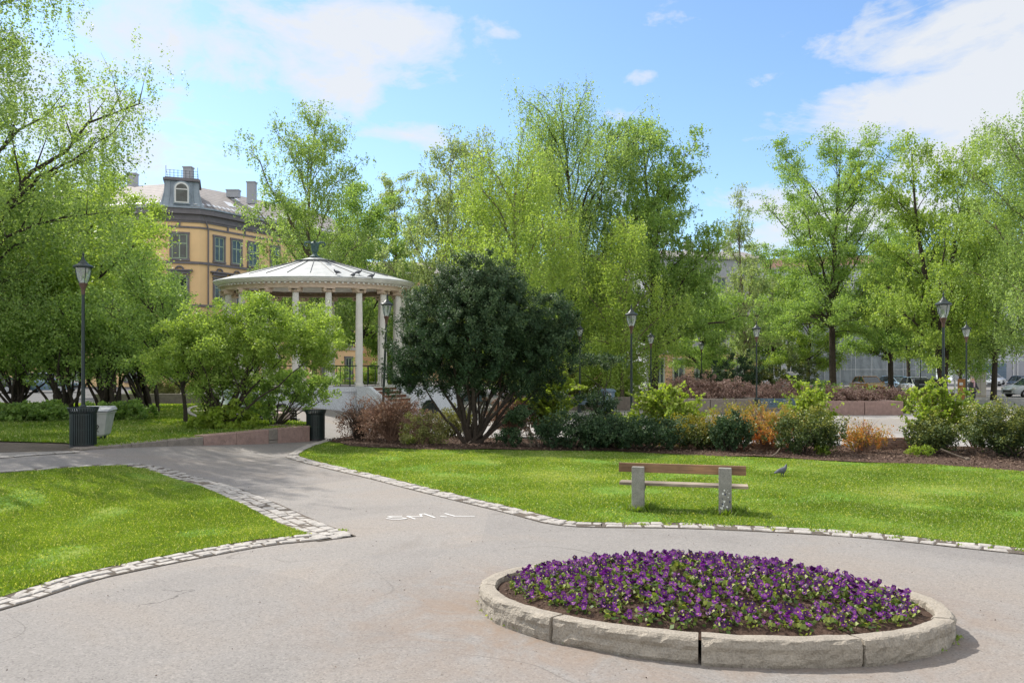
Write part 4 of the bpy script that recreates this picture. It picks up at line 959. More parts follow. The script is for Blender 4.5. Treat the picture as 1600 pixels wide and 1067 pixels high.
# ------------------------------------------------------------------ foreground bench
p0, p1 = Vector(G(997, 798)), Vector(G(1133, 804)); mid = (p0+p1)/2; d = (p1-p0); ang = math.atan2(d.y, d.x); hs = d.length/2
bn = tag(empty('park_bench', (mid.x, mid.y, 0), ang), 'worn wooden bench on two concrete posts seen from behind', 'bench')
for s, rel in ((-1, .722), (1, .745)):
    b = MB(); prof = [(-.07, -.1), (.07, -.1), (.09, .30), (.36, .33), (.36, .40), (.10, .40), (.06, rel), (-.05, rel)]
    n = len(prof); x0 = s*hs
    b.add([(x0-.10, y, z) for y, z in prof]+[(x0+.10, y, z) for y, z in prof], [tuple(range(n)), tuple(range(2*n-1, n-1, -1))]+[(i, (i+1) % n, n+(i+1) % n, n+i) for i in range(n)])
    o = b.build('concrete_post', M['concrete'] if s < 0 else None or M['concrete'], bn, bevel=.012)
    if s > 0: tag(o, 'right post with peeling graffiti paint')
# peeling paint of the right post as thin flakes
b = MB(); rg = random.Random(3)
for k in range(20):
    cx_, cz_ = hs+rg.uniform(-.075, .075), .08+rg.random()*.34; n = 7; r_ = rg.uniform(.006, .022)
    ymid = -.07+(.02*cz_/.7)-.004; pl = [(cx_+r_*rg.uniform(.5, 1.1)*math.cos(q*6.28/n), -.0705-.0012*k*.1+.0195*max(0, cz_-.3)*0, cz_+r_*rg.uniform(.5, 1.2)*math.sin(q*6.28/n)) for q in range(n)]
    pl = [(min(hs+.095, max(hs-.095, x)), -.0735+.0235*0+(z+.1)*.02/.84, z) for x, y, z in pl]
    b.cur = 0 if rg.random() < .6 else 1; b.add(pl, [tuple(range(n))])
b.build('graffiti_paint', [M['white_paint'], m_simple('dark blue graffiti', (.04, .05, .10), .7)], bn)
b = MB(); b.box((-.0, .105, .695), (2.02, .05, .15), ry=0); b.build('backrest', M['wood_back'], bn, bevel=.006)
b = MB(); b.box((.02, .235, .425), (2.05, .27, .045)); b.build('seat', M['wood_seat'], bn, bevel=.006)
for s in (-1, 1):
    for z in (.665, .725):
        b = MB(); b.tube([(s*hs, .125, z), (s*hs, .137, z)], .012, 8); b.build('bolt', M['rim'], bn)
tufts('grass_tufts', 'tall tufts of grass around the feet of the bench', [(p0.x+.12, p0.y+.02, 1), (p0.x-.13, p0.y+.05, .6), (p1.x-.16, p1.y, 1.2), (p1.x+.16, p1.y+.02, 1.4), (p1.x+.2, p1.y+.15, 1), (p0.x+.2, p0.y+.1, .8), (p0.x-.02, p0.y-.12, .4), (p1.x, p1.y-.12, .4)], 22, 110, .12, .09, tonec=.3)

# ------------------------------------------------------------------ lamps
def make_lamp():
    root = empty('street_lamp', (0, 0, 0))
    b = MB(); b.lathe([(.10, 0), (.10, .05), (.085, .08), (.085, .78), (.105, .82), (.105, .86), (.07, .93), (.05, .98)], n=14); b.build('base_sleeve', M['iron'], root, smooth=True)
    b = MB(); b.lathe([(.046, .95), (.040, 2.2), (.036, 3.68)], n=10); b.lathe([(.05, 2.25), (.05, 2.29)], n=10); b.build('pole', M['iron'], root, smooth=True)
    b = MB(); b.lathe([(.037, 3.66), (.045, 3.72), (.05, 3.80), (.085, 3.88), (.10, 3.93), (.095, 3.94)], n=12); b.build('lantern_socket', M['brass'], root, smooth=True)
    b = MB(); b.lathe([(.085, 3.935), (.135, 4.06), (.165, 4.20), (.175, 4.31)], n=20, cap=False); b.build('glass_shade', M['clear'], root, smooth=True)
    b = MB()
    for k in range(4):
        t_ = R(45+90*k); c, s = math.cos(t_), math.sin(t_)
        b.tube([(.09*c, .09*s, 3.93), (.14*c, .14*s, 4.06), (.17*c, .17*s, 4.20), (.18*c, .18*s, 4.32)], .009, 5)
    b.build('lantern_ribs', M['iron'], root)
    b = MB(); b.lathe([(.045, 3.95), (.006, 4.06)], n=8); b.build('burner_cone', M['white_paint'], root)
    b = MB(); b.lathe([(.185, 4.30), (.225, 4.315), (.228, 4.345), (.20, 4.375), (.135, 4.40), (.12, 4.425), (.07, 4.47), (.035, 4.53), (.018, 4.60), (.03, 4.63), (.012, 4.67), (.003, 4.74)], n=24); b.build('lamp_cap', M['iron'], root, smooth=True)
    return root
LP = [(130, 19.3, 390, 'black street lamp behind the slatted litter bin at far left'), (597, 29, 456, 'slightly leaning street lamp in front of the pavilion steps'), (986.5, 27, 473, 'street lamp in the middle standing in the lime shrub'),
      (1474, 22.3, 453, 'nearest street lamp on the right before the two stemmed tree'), (1182, 37.6, 500, 'street lamp beside the blue bench and the planter'), (1510, 38, 500, 'street lamp beside the walking person'),
      (906, 41, 501, 'street lamp half hidden right of the yew'), (1017, 41.5, 514, 'small distant lamp in front of the thick dark trunk'), (1096, 60, 530, 'small distant lamp before the ochre house'), (1438, 62, 533, 'small distant lamp left of the green containers')]
lamp = make_lamp()
for i, (px, D, yt, lab) in enumerate(LP):
    o = lamp if i == 0 else copy_tree(lamp)
    x, y, z = A(px, D); 
    if i == 0: z = PZ; D = 19.6; x = (px-800)/FL*D; y = D
    o.location = (x, y, z-.02); s = (ZY(yt, D)-z)/4.74; o.scale = (min(1.04, max(.94, s)),)*2+(s,); o.rotation_euler = (0, R(2.2) if i == 1 else 0, .3*i)
    tag(o, lab, 'street lamp', 'black park lanterns')

# ------------------------------------------------------------------ litter bins
def make_bin():
    root = empty('litter_bin', (0, 0, 0)); n = 36
    b = MB(); b.lathe([(.255, .07), (.255, .86), (.20, .86), (.20, .09)], n=20, cap=True); b.build('liner', M['rubber'], root, smooth=True)
    b = MB()
    for k in range(n):
        t_ = 2*math.pi*k/n; c, s = math.cos(t_), math.sin(t_)
        pts = [(.285*c, .285*s, .09), (.285*c, .285*s, .82), (.335*c, .335*s, .955)]
        w_ = .015
        for a, e in zip(pts[:-1], pts[1:]):
            tx = Vector((-s, c, 0))*w_; o_ = Vector((c, s, 0))*.006; a, e = Vector(a), Vector(e)
            b.add([a-tx-o_, a+tx-o_, e+tx-o_, e-tx-o_, a-tx+o_, a+tx+o_, e+tx+o_, e-tx+o_], [(0, 1, 2, 3), (4, 5, 6, 7), (0, 1, 5, 4), (1, 2, 6, 5), (2, 3, 7, 6), (3, 0, 4, 7)])
    b.build('slats', M['iron'], root)
    b = MB()
    for z in (.10, .42, .80): b.lathe([(.272, z-.02), (.278, z-.02), (.278, z+.02), (.272, z+.02)], n=36)
    b.lathe([(.325, .945), (.345, .945), (.345, .97), (.325, .97)], n=36, cap=False); b.build('hoops', M['iron'], root, smooth=True)
    b = MB(); b.lathe([(.27, 0), (.29, .0), (.29, .07), (.27, .09)], n=30); b.build('base_ring', M['rubber'], root, smooth=True)
    return root
bn1 = make_bin(); x, y = (130-800)/FL*19.0, 19.0; bn1.location = (x, y, .42)
tag(bn1, 'dark green slatted litter bin in front of the left lamp post', 'litter bin', 'dark slatted litter bins')
bn2 = copy_tree(bn1); x, y = G(490, 689); bn2.location = (x, y+.25, T(x, y)); tag(bn2, 'dark green slatted litter bin at the end of the granite wall', 'litter bin', 'dark slatted litter bins')

# grey wheeled container behind the lamp
cx_, cy_ = (146-800)/FL*20.9, 20.9
wc = tag(empty('waste_container', (cx_, cy_, PZ), R(8), .84), 'grey wheeled waste container with black scribble behind the litter bin', 'waste container')
b = MB(); zz = [(.10, .36, .24), (.16, .42, .28), (.70, .50, .36), (.80, .52, .38), (.82, .55, .40), (.86, .55, .40)]
vs = []; 
for z, hx, hy in zz: vs += [(-hx, -hy, z), (hx, -hy, z), (hx, hy, z), (-hx, hy, z)]
b.add(vs, [(0, 1, 2, 3), tuple(range(20, 24))]+[(4*i+k, 4*i+(k+1) % 4, 4*i+4+(k+1) % 4, 4*i+4+k) for i in range(5) for k in range(4)]); b.build('bin_body', M['bin_grey'], wc, bevel=.02)
b = MB(); b.add([(-.58, -.43, .87), (.58, -.43, .87), (.58, .43, .91), (-.58, .43, .91), (-.58, -.43, .92), (.58, -.43, .92), (.52, .40, 1.02), (-.52, .40, 1.02)], [(0, 1, 2, 3), (4, 5, 6, 7), (0, 1, 5, 4), (1, 2, 6, 5), (2, 3, 7, 6), (3, 0, 4, 7)]); b.build('lid', M['binlid'], wc, bevel=.015)
b = MB(); b.box((0, -.395, .77), (.5, .02, .05)); b.build('front_grip', M['binlid'], wc)
for sx in (-1, 1):
    for sy in (-1, 1):
        b = MB(); b.tube([(sx*.28-.02, sy*.18, .06), (sx*.28+.02, sy*.18, .06)], .06, 14); b.tube([(sx*.28, sy*.18, .06), (sx*.28, sy*.18, .14)], .015, 5); b.build('castor', M['rubber'], wc)
b = MB()
def face(x, z): return (x, -.28-(z-.16)/.54*.08-.006, z)
for pts in ([(.10, .62), (.16, .64), (.17, .56), (.12, .40), (.10, .30), (.15, .26), (.2, .30)], [(.18, .36), (.24, .46), (.27, .42), (.22, .34), (.20, .28), (.26, .25)]):
    b.tube([face(x, z) for x, z in pts], .011, 5)
b.build('scribble', M['rubber'], wc)

# ------------------------------------------------------------------ granite retaining wall
A_, B_ = Vector((-9.95, 18.35)), Vector((-6.35, 25.0)); dv = (B_-A_); L_ = dv.length; wa = math.atan2(dv.y, dv.x)
wl = tag(empty('granite_wall', (A_.x, A_.y, 0), wa), 'low retaining wall of grey and pink granite blocks along the path', 'wall')
def wall_s(px):   # distance along the wall of the point seen at column px
    k = (px-800)/FL; return (A_.y*k-A_.x)/(dv.x/L_-dv.y/L_*k)
cuts = [0]+[wall_s(p) for p in (205, 262, 318, 370, 420, 434)]+[L_]
for i in range(len(cuts)-1):
    a, c = cuts[i]+.006, cuts[i+1]-.006; top = .50 if i >= 3 else .47
    pieces = [(-.1, top)] if i != 5 else [(-.1, .17), (.19, top)]
    for z0, z1 in pieces:
        b = MB(); n = max(3, int((c-a)/.12)); vs = []; m_ = 7
        for q in range(n+1):
            s = a+(c-a)*q/n
            for (yy, z) in [(0, z0), (0, z0+(z1-z0)*.33), (0, z0+(z1-z0)*.66), (0.0, z1-.02), (.02, z1), (.38, z1), (.38, z0)]:
                w_ = .02*noise.noise((s*4, z*5, i+yy)) if yy < .3 else 0; vs.append((s, yy+w_, z))
        b.add(vs, [(q*m_+k, (q+1)*m_+k, (q+1)*m_+(k+1) % m_, q*m_+(k+1) % m_) for q in range(n) for k in range(m_)]+[tuple(range(m_)), tuple(n*m_+k for k in range(m_))])
        b.build('granite_block', M['granite_pink'] if i in (3, 4, 6) else M['granite_grey'], wl)
# left side of the raised bed: seen end of wall returns
b = MB(); b.box((L_-.19, .9, .2), (.38, 1.0, .6)); b.build('granite_block', M['granite_pink'], wl, bevel=.02)

# ------------------------------------------------------------------ pavilion
GC = ((492-800)/FL*41, 41.0); GSY = .62; GR = 5.0
pv = tag(empty('bandstand', (GC[0], GC[1], 0)), 'round white bandstand with fluted columns and a shallow grey sheet roof', 'pavilion')
FZ = 1.40; EZ = 6.30
b = MB(); b.lathe([(4.78, -.3), (4.78, FZ-.28), (4.84, FZ-.26), (4.84, FZ-.05), (4.80, FZ-.02)], n=64, sy=GSY); b.build('plinth', M['white'], pv, smooth=True)
b = MB(); b.lathe([(4.80, FZ-.02), (4.82, FZ), (4.6, FZ+.004)], n=64, sy=GSY); b.build('floor', M['paving'], pv)
def column():
    b = MB(); fl = 20; n = fl*3; rings_ = [(.03, 1), (1.6, 1.0), (3.2, .93), (4.30, .84)]; vs = []
    for z, k in rings_:
        for q in range(n):
            r_ = .195*k*(1 if q % 3 else .90); t_ = 2*math.pi*q/n; vs.append((r_*math.cos(t_), r_*math.sin(t_), z+.10))
    b.add(vs, [(i*n+q, i*n+(q+1) % n, (i+1)*n+(q+1) % n, (i+1)*n+q) for i in range(3) for q in range(n)]); return b
cm = None
for k in range(18):
    t_ = 2*math.pi*k/18+R(-93); x, y = 4.5*math.cos(t_), 4.5*GSY*math.sin(t_); rz = math.atan2(y, x)
    if cm is None:
        c = column().build('column', M['stucco'], pv)
        bb = MB(); bb.lathe([(.26, 0), (.26, .06), (.235, .07), (.25, .11), (.22, .14)], n=20); bo = bb.build('column_base', M['stucco'], c)
        bb = MB(); bb.lathe([(.185, 4.40), (.22, 4.46), (.25, 4.50)], n=20); bb.box((0, 0, 4.60), (.60, .60, .06))
        for sx in (-1, 1): bb.tube([(-.22, sx*.23, 4.50), (.22, sx*.23, 4.50)], .085, 12)
        co = bb.build('capital', M['eave'], c, smooth=True); cm = c
    else:
        c = cm.copy(); COL.objects.link(c)
        for ch in list(cm.children): cc_ = ch.copy(); COL.objects.link(cc_); cc_.parent = c
    c.location = (x, y, FZ); c.rotation_euler = (0, 0, rz); c.scale = (.9, .9, (EZ-.14-FZ)/4.63)
b = MB(); b.lathe([(4.22, EZ-.14), (4.74, EZ-.14), (4.74, EZ-.02), (4.78, EZ), (4.78, EZ+.10), (4.22, EZ+.10)], n=64, sy=GSY, cap=False)
b.add([v for v in []], []); b.build('architrave', M['eave'], pv, smooth=True)
b = MB(); b.lathe([(4.7, EZ+.10), (4.98, EZ+.17), (5.0, EZ+.22), (5.08, EZ+.25), (5.10, EZ+.31)], n=72, sy=GSY, cap=False); b.lathe([(0.02, EZ+.09), (4.8, EZ+.11)], n=48, sy=GSY, cap=False); b.build('eave', M['stucco'], pv, smooth=True)
b = MB()
for k in range(110):
    t_ = 2*math.pi*k/110; b.box((4.84*math.cos(t_), 4.84*GSY*math.sin(t_), EZ+.09), (.08, .10, .07), rz=t_)
b.build('dentils', M['stucco'], pv)
b = MB(); b.lathe([(5.10, EZ+.31), (5.14, EZ+.33), (5.12, EZ+.36), (4.3, EZ+.58), (1.0, EZ+1.42), (.98, EZ+1.48), (.22, EZ+1.68), (0.1, EZ+1.68)], n=48, sy=GSY)
b.build('roof', M['roofsheet'], pv)
b = MB()
for k in range(24):
    t_ = 2*math.pi*k/24+.1
    b.tube([(r_*math.cos(t_), r_*GSY*math.sin(t_), z) for r_, z in ((1.0, EZ+1.44), (4.3, EZ+.60))], .018, 4)
b.lathe([(.99, EZ+1.42), (1.05, EZ+1.42), (1.05, EZ+1.50), (.99, EZ+1.50)], n=40, sy=GSY, cap=False)
b.build('roof_seams', m_simple('dark seam', (.10, .11, .115), .6), pv)
b = MB(); b.lathe([(.24, EZ+1.67), (.28, EZ+1.71), (.14, EZ+1.79), (.10, EZ+1.89), (.19, EZ+2.05), (.22, EZ+2.40), (.16, EZ+2.46)], n=12)
for k in range(4):
    t_ = R(90*k+10); c, s = math.cos(t_), math.sin(t_)
    b.tube([(.1*c, .1*s, EZ+2.36), (.28*c, .28*s, EZ+2.46), (.48*c, .48*s, EZ+2.44), (.52*c, .52*s, EZ+2.31), (.42*c, .42*s, EZ+2.24), (.36*c, .36*s, EZ+2.30)], [.07, .06, .05, .05, .045, .03], 6)
b.build('finial', M['copper'], pv, smooth=True)
# railing
b = MB(); N_ = 120; ra = 4.62
for k in range(N_):
    t_ = 2*math.pi*k/N_; deg = math.degrees(t_)
    if 320 < deg < 346: continue
    x, y = ra*math.cos(t_), ra*GSY*math.sin(t_)
    if k % 2 == 0: b.tube([(x, y, FZ), (x, y, FZ+1.0)], .016 if k % 10 else .03, 4)
    t2 = 2*math.pi*(k+1)/N_
    b.tube([(x, y, FZ+1.0), (ra*math.cos(t2), ra*GSY*math.sin(t2), FZ+1.0)], .024, 4); b.tube([(x, y, FZ+.10), (ra*math.cos(t2), ra*GSY*math.sin(t2), FZ+.10)], .016, 4)
b.build('railing', M['iron'], pv)
# stairs towards the front right
sa = R(-30); sdv = Vector((math.cos(sa), math.sin(sa))); side = Vector((-sdv.y, sdv.x))
b = MB(); b2 = MB(); n = 8; r0_ = 4.0
for k in range(n):
    z1 = FZ-.02-k*FZ/n; rr2 = r0_+k*.30; c = sdv*(rr2+.30)
    b.box((c.x, c.y, z1/2-.12), (.60, 1.75, z1-.03+.2), rz=sa); b2.box((c.x+sdv.x*.02, c.y+sdv.y*.02, z1-.01), (.62, 1.76, .035), rz=sa)
b.build('stair_risers', M['brick_red'], pv); b2.build('stair_treads', M['stucco'], pv)
for s, nm in ((1, 'stair_cheek'), (-1, 'stair_cheek')):
    b = MB(); prof = [(3.8, -.3), (6.75, -.3), (6.75, .15), (6.2, .35), (4.5, FZ+.02), (3.8, FZ+.02)]; o0, o1 = (.9, 1.15) if s > 0 else (-1.15, -.9)
    vs = [(*(sdv*r_+side*o0), z) for r_, z in prof]+[(*(sdv*r_+side*o1), z) for r_, z in prof]; m_ = len(prof)
    b.add(vs, [tuple(range(m_)), tuple(range(2*m_-1, m_-1, -1))]+[(i, (i+1) % m_, m_+(i+1) % m_, m_+i) for i in range(m_)]); b.build(nm, M['white'], pv)
b = MB()
for r_, z in ((4.4, FZ), (5.5, .85), (6.5, .2)):
    p = sdv*r_+side*0; b.tube([(p.x, p.y, z-.2), (p.x, p.y, z+.95)], .025, 5)
pa, pc = sdv*4.4, sdv*6.5; b.tube([(pa.x, pa.y, FZ+.95), (pc.x, pc.y, 1.15)], .028, 5); b.build('stair_handrail', M['iron'], pv)
# side buttress wall with arched cellar window right of the steps
bx, by = (676-800)/FL*36.6-GC[0], 36.6-GC[1]
b = MB(); b.box((bx+.1, by+.45, .55), (2.3, .5, 1.7)); b.build('side_wall', M['white'], pv, bevel=.02)
b = MB(); n = 12; cx2 = bx-.15; pl = [(cx2+.38*math.cos(math.pi*k/n), by+.19, .18+.62*math.sin(math.pi*k/n)) for k in range(n+1)]; b.add(pl, [tuple(range(n+1))])
aw = b.build('cellar_window', M['glass'], pv)
b = MB()
for k in range(1, 6): b.tube([(cx2+.33*math.cos(R(20+k*24)), by+.16, .18), (cx2+.38*math.cos(R(20+k*24)), by+.16, .18+.6*math.sin(R(20+k*24)))], .016, 4)
b.tube([(x, by+.16, z) for x, y, z in pl], .035, 5); b.build('window_grille', M['iron'], aw)

# ------------------------------------------------------------------ animals and person built as skinned chains
def skinned(name, verts, edges, rad, m, parent=None, loc=(0, 0, 0), rz=0, sub=1, scale=1):
    me = bpy.data.meshes.new(name); me.from_pydata([tuple(v) for v in verts], edges, [])
    o = link(name, me, m, parent, loc); o.rotation_euler = (0, 0, rz); o.scale = (scale,)*3
    sk = o.modifiers.new('skin', 'SKIN'); sk.use_smooth_shade = True
    for i, r_ in enumerate(rad):
        d_ = me.skin_vertices[0].data[i]; d_.radius = (r_, r_) if not isinstance(r_, tuple) else r_; d_.use_root = (i == 0)
    if sub: s_ = o.modifiers.new('sub', 'SUBSURF'); s_.levels = sub; s_.render_levels = sub
    return o
def bake(o):
    dg = bpy.context.evaluated_depsgraph_get(); me = bpy.data.meshes.new_from_object(o.evaluated_get(dg)); o.modifiers.clear(); o.data = me; return o
def pigeon():
    v = [(0, 0, .13), (.07, 0, .15), (.105, 0, .19), (.115, 0, .235), (.145, 0, .235), (-.08, 0, .115), (-.16, 0, .09), (-.22, 0, .075), (.01, .03, .07), (.015, .03, .0), (.01, -.03, .07), (.015, -.03, .0), (.04, .03, .0), (.04, -.03, .0)]
    e = [(0, 1), (1, 2), (2, 3), (3, 4), (0, 5), (5, 6), (6, 7), (0, 8), (8, 9), (0, 10), (10, 11), (9, 12), (11, 13)]
    return v, e, [.062, .05, .03, .026, .007, .052, .03, (.028, .010), .014, .006, .014, .006, .005, .005]
pv_, pe_, pr_ = pigeon()
pig = bake(skinned('pigeon', pv_, pe_, pr_, M['pigeon'], sub=1))
gx, gy = G(1222, 745); pig.location = (gx, gy, T(gx, gy)+.02); pig.rotation_euler = (0, 0, R(25)); pig.scale = (1.0,)*3
tag(pig, 'dark pigeon standing on the lawn right of the bench', 'bird', 'pigeons')
def roof_z(x, y):
    r_ = math.hypot(x, y/GSY); return EZ+.60+(4.3-r_)/3.3*.84 if r_ < 4.3 else EZ+.36+(5.12-r_)/.82*.22
for px, dy, rz, lab in ((526, -2.75, 2.8, 'leftmost pigeon on the bandstand roof'), (552, -2.9, 1.2, 'second pigeon from the left on the bandstand roof'), (560.5, -2.3, .3, 'pigeon highest up on the bandstand roof'), (581, -2.6, .6, 'rightmost pigeon on the bandstand roof')):
    c = pig.copy(); COL.objects.link(c); D = GC[1]+dy; x = (px-800)/FL*D; c.location = (x, D, roof_z(x-GC[0], dy)+.0); c.scale = (1.2,)*3; c.rotation_euler = (0, 0, rz)
    tag(c, lab, 'bird', 'pigeons')
gx, gy = G(839, 676); c = pig.copy(); COL.objects.link(c); c.location = (gx, gy, .01); c.rotation_euler = (0, 0, 2); c.scale = (1.1,)*3; tag(c, 'small pigeon on the paving behind the dark low yew', 'bird', 'pigeons')

# walking person on the plaza
px_, D_ = 1520, 48.5
pr = tag(empty('person', A(px_, D_), R(200)), 'person with grey hair, pink scarf and dark grey coat walking on the plaza', 'person')
v = [(0, 0, .95), (0, 0, 1.15), (0, 0, 1.38), (0, .01, 1.47), (0, .02, 1.55), (0, .03, 1.66),
     (.09, 0, .90), (.10, .14, .50), (.10, .10, .08), (.10, .22, .04), (-.09, 0, .90), (-.10, .02, .49), (-.10, -.20, .12), (-.10, -.10, .04),
     (.19, 0, 1.38), (.24, -.06, 1.12), (.24, .08, .90), (.24, .13, .82), (-.19, 0, 1.38), (-.24, .06, 1.12), (-.22, .22, .95), (-.22, .28, .90)]
e = [(0, 1), (1, 2), (2, 3), (3, 4), (4, 5), (0, 6), (6, 7), (7, 8), (8, 9), (0, 10), (10, 11), (11, 12), (12, 13), (2, 14), (14, 15), (15, 16), (16, 17), (2, 18), (18, 19), (19, 20), (20, 21)]
rad = [(.15, .11), (.14, .10), (.15, .10), .055, .075, .085, .085, .06, .042, .035, .085, .06, .042, .035, .055, .045, .033, .035, .055, .045, .033, .035]
skinned('body', v, e, rad, M['skin'], pr, sub=1)
skinned('coat', [(0, 0, .62), (0, 0, .95), (0, 0, 1.2), (0, 0, 1.40), (.20, 0, 1.39), (.25, -.06, 1.12), (.25, .08, .92), (-.20, 0, 1.39), (-.25, .06, 1.12), (-.23, .22, .96)], [(0, 1), (1, 2), (2, 3), (3, 4), (4, 5), (5, 6), (3, 7), (7, 8), (8, 9)], [(.20, .16), (.19, .14), (.17, .13), (.17, .13), .075, .062, .05, .075, .062, .05], M['coat'], pr)
skinned('trousers', [(0, 0, .92), (.09, 0, .88), (.10, .14, .50), (.10, .10, .10), (-.09, 0, .88), (-.10, .02, .49), (-.10, -.20, .14)], [(0, 1), (1, 2), (2, 3), (0, 4), (4, 5), (5, 6)], [(.16, .12), .10, .075, .058, .10, .075, .058], M['trouser'], pr)
skinned('hair', [(0, -.02, 1.62), (0, -.01, 1.72), (0, .04, 1.755)], [(0, 1), (1, 2)], [.085, .092, .055], M['hairgrey'], pr)
b = MB(); b.lathe([(.08, 1.42), (.12, 1.45), (.10, 1.52), (.07, 1.53)], n=12); b.box((.05, .15, 1.28), (.09, .03, .32)); b.build('scarf', M['scarf'], pr, smooth=True)

# ------------------------------------------------------------------ slatted benches and planters
def slat_bench(label, px, D, Lw, col, rz, dz=0, zb=None, cat_g='benches on the plaza', h=.80):
    x, y, z = A(px, D, dz)
    if zb is not None: z = zb
    root = tag(empty('slatted_bench', (x, y, z), rz), label, 'bench', cat_g)
    b = MB()
    for k in range(4): b.box((0, .06+.02*k, .50+k*.092), (Lw, .03, .075), rx=-.12)
    b.build('backrest', M[col], root)
    b = MB()
    for k in range(4): b.box((0, -.05-.11*k, .44), (Lw, .09, .035))
    b.build('seat', M[col], root)
    for s in (-1, 1):
        b = MB(); b.box((s*(Lw/2-.12), -.38, .21), (.06, .06, .43)); b.box((s*(Lw/2-.12), .0, .21), (.06, .08, .43)); b.tube([(s*(Lw/2-.12), .02, .4), (s*(Lw/2-.12), .13, .86)], .022, 5); b.box((s*(Lw/2-.12), -.2, .405), (.05, .42, .03)); b.build('leg', M['iron'], root)
    return root
slat_bench('blue slatted bench against the planter beside the lamp', 1222, 38.6, 2.3, 'bluewood', 0)
slat_bench('blue slatted bench left of the blue green bin', 922, 41, 1.5, 'bluewood', 0)
slat_bench('blue bench seen between the yew stems', 738, 45, 1.6, 'bluewood', 0)
slat_bench('black slatted bench seen from behind under the drooping shrub', 428, 28.2, 1.65, 'rubber', R(182), zb=.02)
slat_bench('black slatted bench half hidden behind the arching shrub', 378, 28.9, 1.3, 'rubber', R(178), zb=.10)
# stroller like bag on the bench
x0_, y0_ = (440-800)/FL*28.0, 28.0
bg_ = tag(empty('stroller', (x0_, y0_, 0), R(15)), 'pale pink and black stroller standing at the end of the black bench', 'stroller')
b = MB(); b.lathe([(.10, .22), (.24, .34), (.27, .55), (.25, .72), (.12, .80)], n=14, sx=1.1, sy=.85); b.build('seat_cloth', M['bagcloth'], bg_, smooth=True)
b = MB(); b.tube([(-.32, .1, .78), (-.28, .1, .92), (-.1, .1, 1.0), (.15, .1, .98)], .07, 8); b.tube([(-.42, 0, .80), (-.42, 0, 1.05)], .08, 8); b.build('hood', M['rubber'], bg_, smooth=True)
b = MB(); b.tube([(.15, .1, .3), (.32, .1, .9), (.42, .1, .98)], .016, 6); b.tube([(-.2, .1, .1), (.2, .1, .35)], .016, 6); b.tube([(.2, .1, .1), (-.2, .1, .4)], .016, 6); b.build('frame', M['iron'], bg_)
for s in (-.22, .22):
    for q in (-.15, .2):
        b = MB(); b.tube([(s, q-.02, .11), (s, q+.02, .11)], .11, 16); b.build('wheel', M['tyre'], bg_)
# planters
def planter(label, px0, px1, D, mat_, hgt, blocks, dep=4.0):
    x0, x1 = (px0-800)/FL*D, (px1-800)/FL*D
    root = tag(empty('stone_planter', ((x0+x1)/2, D, 0)), label, 'planter', 'stone planters on the plaza'); Lw = x1-x0; bw = Lw/blocks
    for k in range(blocks):
        b = MB(); b.box((-Lw/2+bw*(k+.5), .15, hgt/2), (bw-.025, .3, hgt)); b.build('stone_slab', M[mat_], root, bevel=.02)
    for s in (-1, 1):
        b = MB(); b.box((s*(Lw/2-.15), .32+dep/2, hgt/2), (.3, dep, hgt-.004)); b.build('stone_slab', M[mat_], root, bevel=.02)
    b = MB(); b.box((0, .3+dep/2, hgt*.45), (Lw-.62, dep, hgt*.85)); b.build('soil', M['mulch'], root)
    return root
planter('grey concrete planter with brown hedge beside the blue bench', 1070, 1190, 39.2, 'granite_grey', .78, 3)
planter('pink granite planter with brown bushes on the right', 1290, 1412, 38.6, 'granite_pink', .68, 2)
planter('long grey planter wall behind the blue green bin', 890, 1000, 43, 'granite_grey', .72, 3)
# blue-green bin by the left bench
x, y, z = A(950, 41.5); bb_ = tag(empty('steel_bin', (x, y, z)), 'blue green cylindrical steel bin with a slot beside the blue bench', 'litter bin')
b = MB(); b.lathe([(.36, 0), (.36, 1.05)], n=24); b.build('bin_body', M['garage'], bb_, smooth=True)
b = MB(); b.lathe([(.42, 1.05), (.42, 1.12), (.30, 1.2), (.1, 1.22)], n=24); b.build('lid', M['garage'], bb_, smooth=True)
b = MB(); b.box((.05, -.36, .72), (.07, .04, .5)); b.build('slot', M['rubber'], bb_); b = MB(); b.box((.05, -.365, .93), (.13, .03, .1)); b.build('notice', M['white_paint'], bb_)
# low brick wall at the back of the border
wb = tag(empty('brick_wall', (0, 0, 0)), 'low dry brick edging behind the orange shrub', 'wall')
b = MB(); rg = random.Random(9); a, c = Vector(G(1335, 704)), Vector(G(1460, 703)); dd = (c-a); an = math.atan2(dd.y, dd.x)
for row in range(5):
    s = rg.uniform(0, .1)
    while s < dd.length:
        l = rg.uniform(.22, .34); p = a+dd.normalized()*(s+l/2); b.box((p.x, p.y+rg.uniform(-.01, .01), .06+row*.068), (l-.02, .13, .055), rz=an); s += l
b.build('brick_courses', m_simple('old brick', (.26, .16, .12), .9, 9, .4), wb)
# fallen branch and slanting stems on mulch
b = MB(); p = G(1212, 716); b.tube([(p[0]-.12, p[1], .05), (p[0]+.05, p[1]+.1, .12), (p[0]+.18, p[1]+.2, .24)], [.022, .02, .014], 6); tag(b.build('dead_branch', M['bark_light']), 'short dead branch lying on the mulch behind the pigeon', 'branch')
p = G(1510, 722); b = MB(); b.tube([(p[0]-.5, p[1]+.25, .30), (p[0]-.2, p[1]+.1, .16), (p[0], p[1], .08)], [.022, .026, .03], 7); b.lathe([(.02, 0), (.06, .03), (.06, .10), (.02, .13)], (p[0]+.02, p[1]-.02, 0), 8); tag(b.build('dead_branch', M['bark_light']), 'slanting cut branch on the mulch before the right edge yew', 'branch')

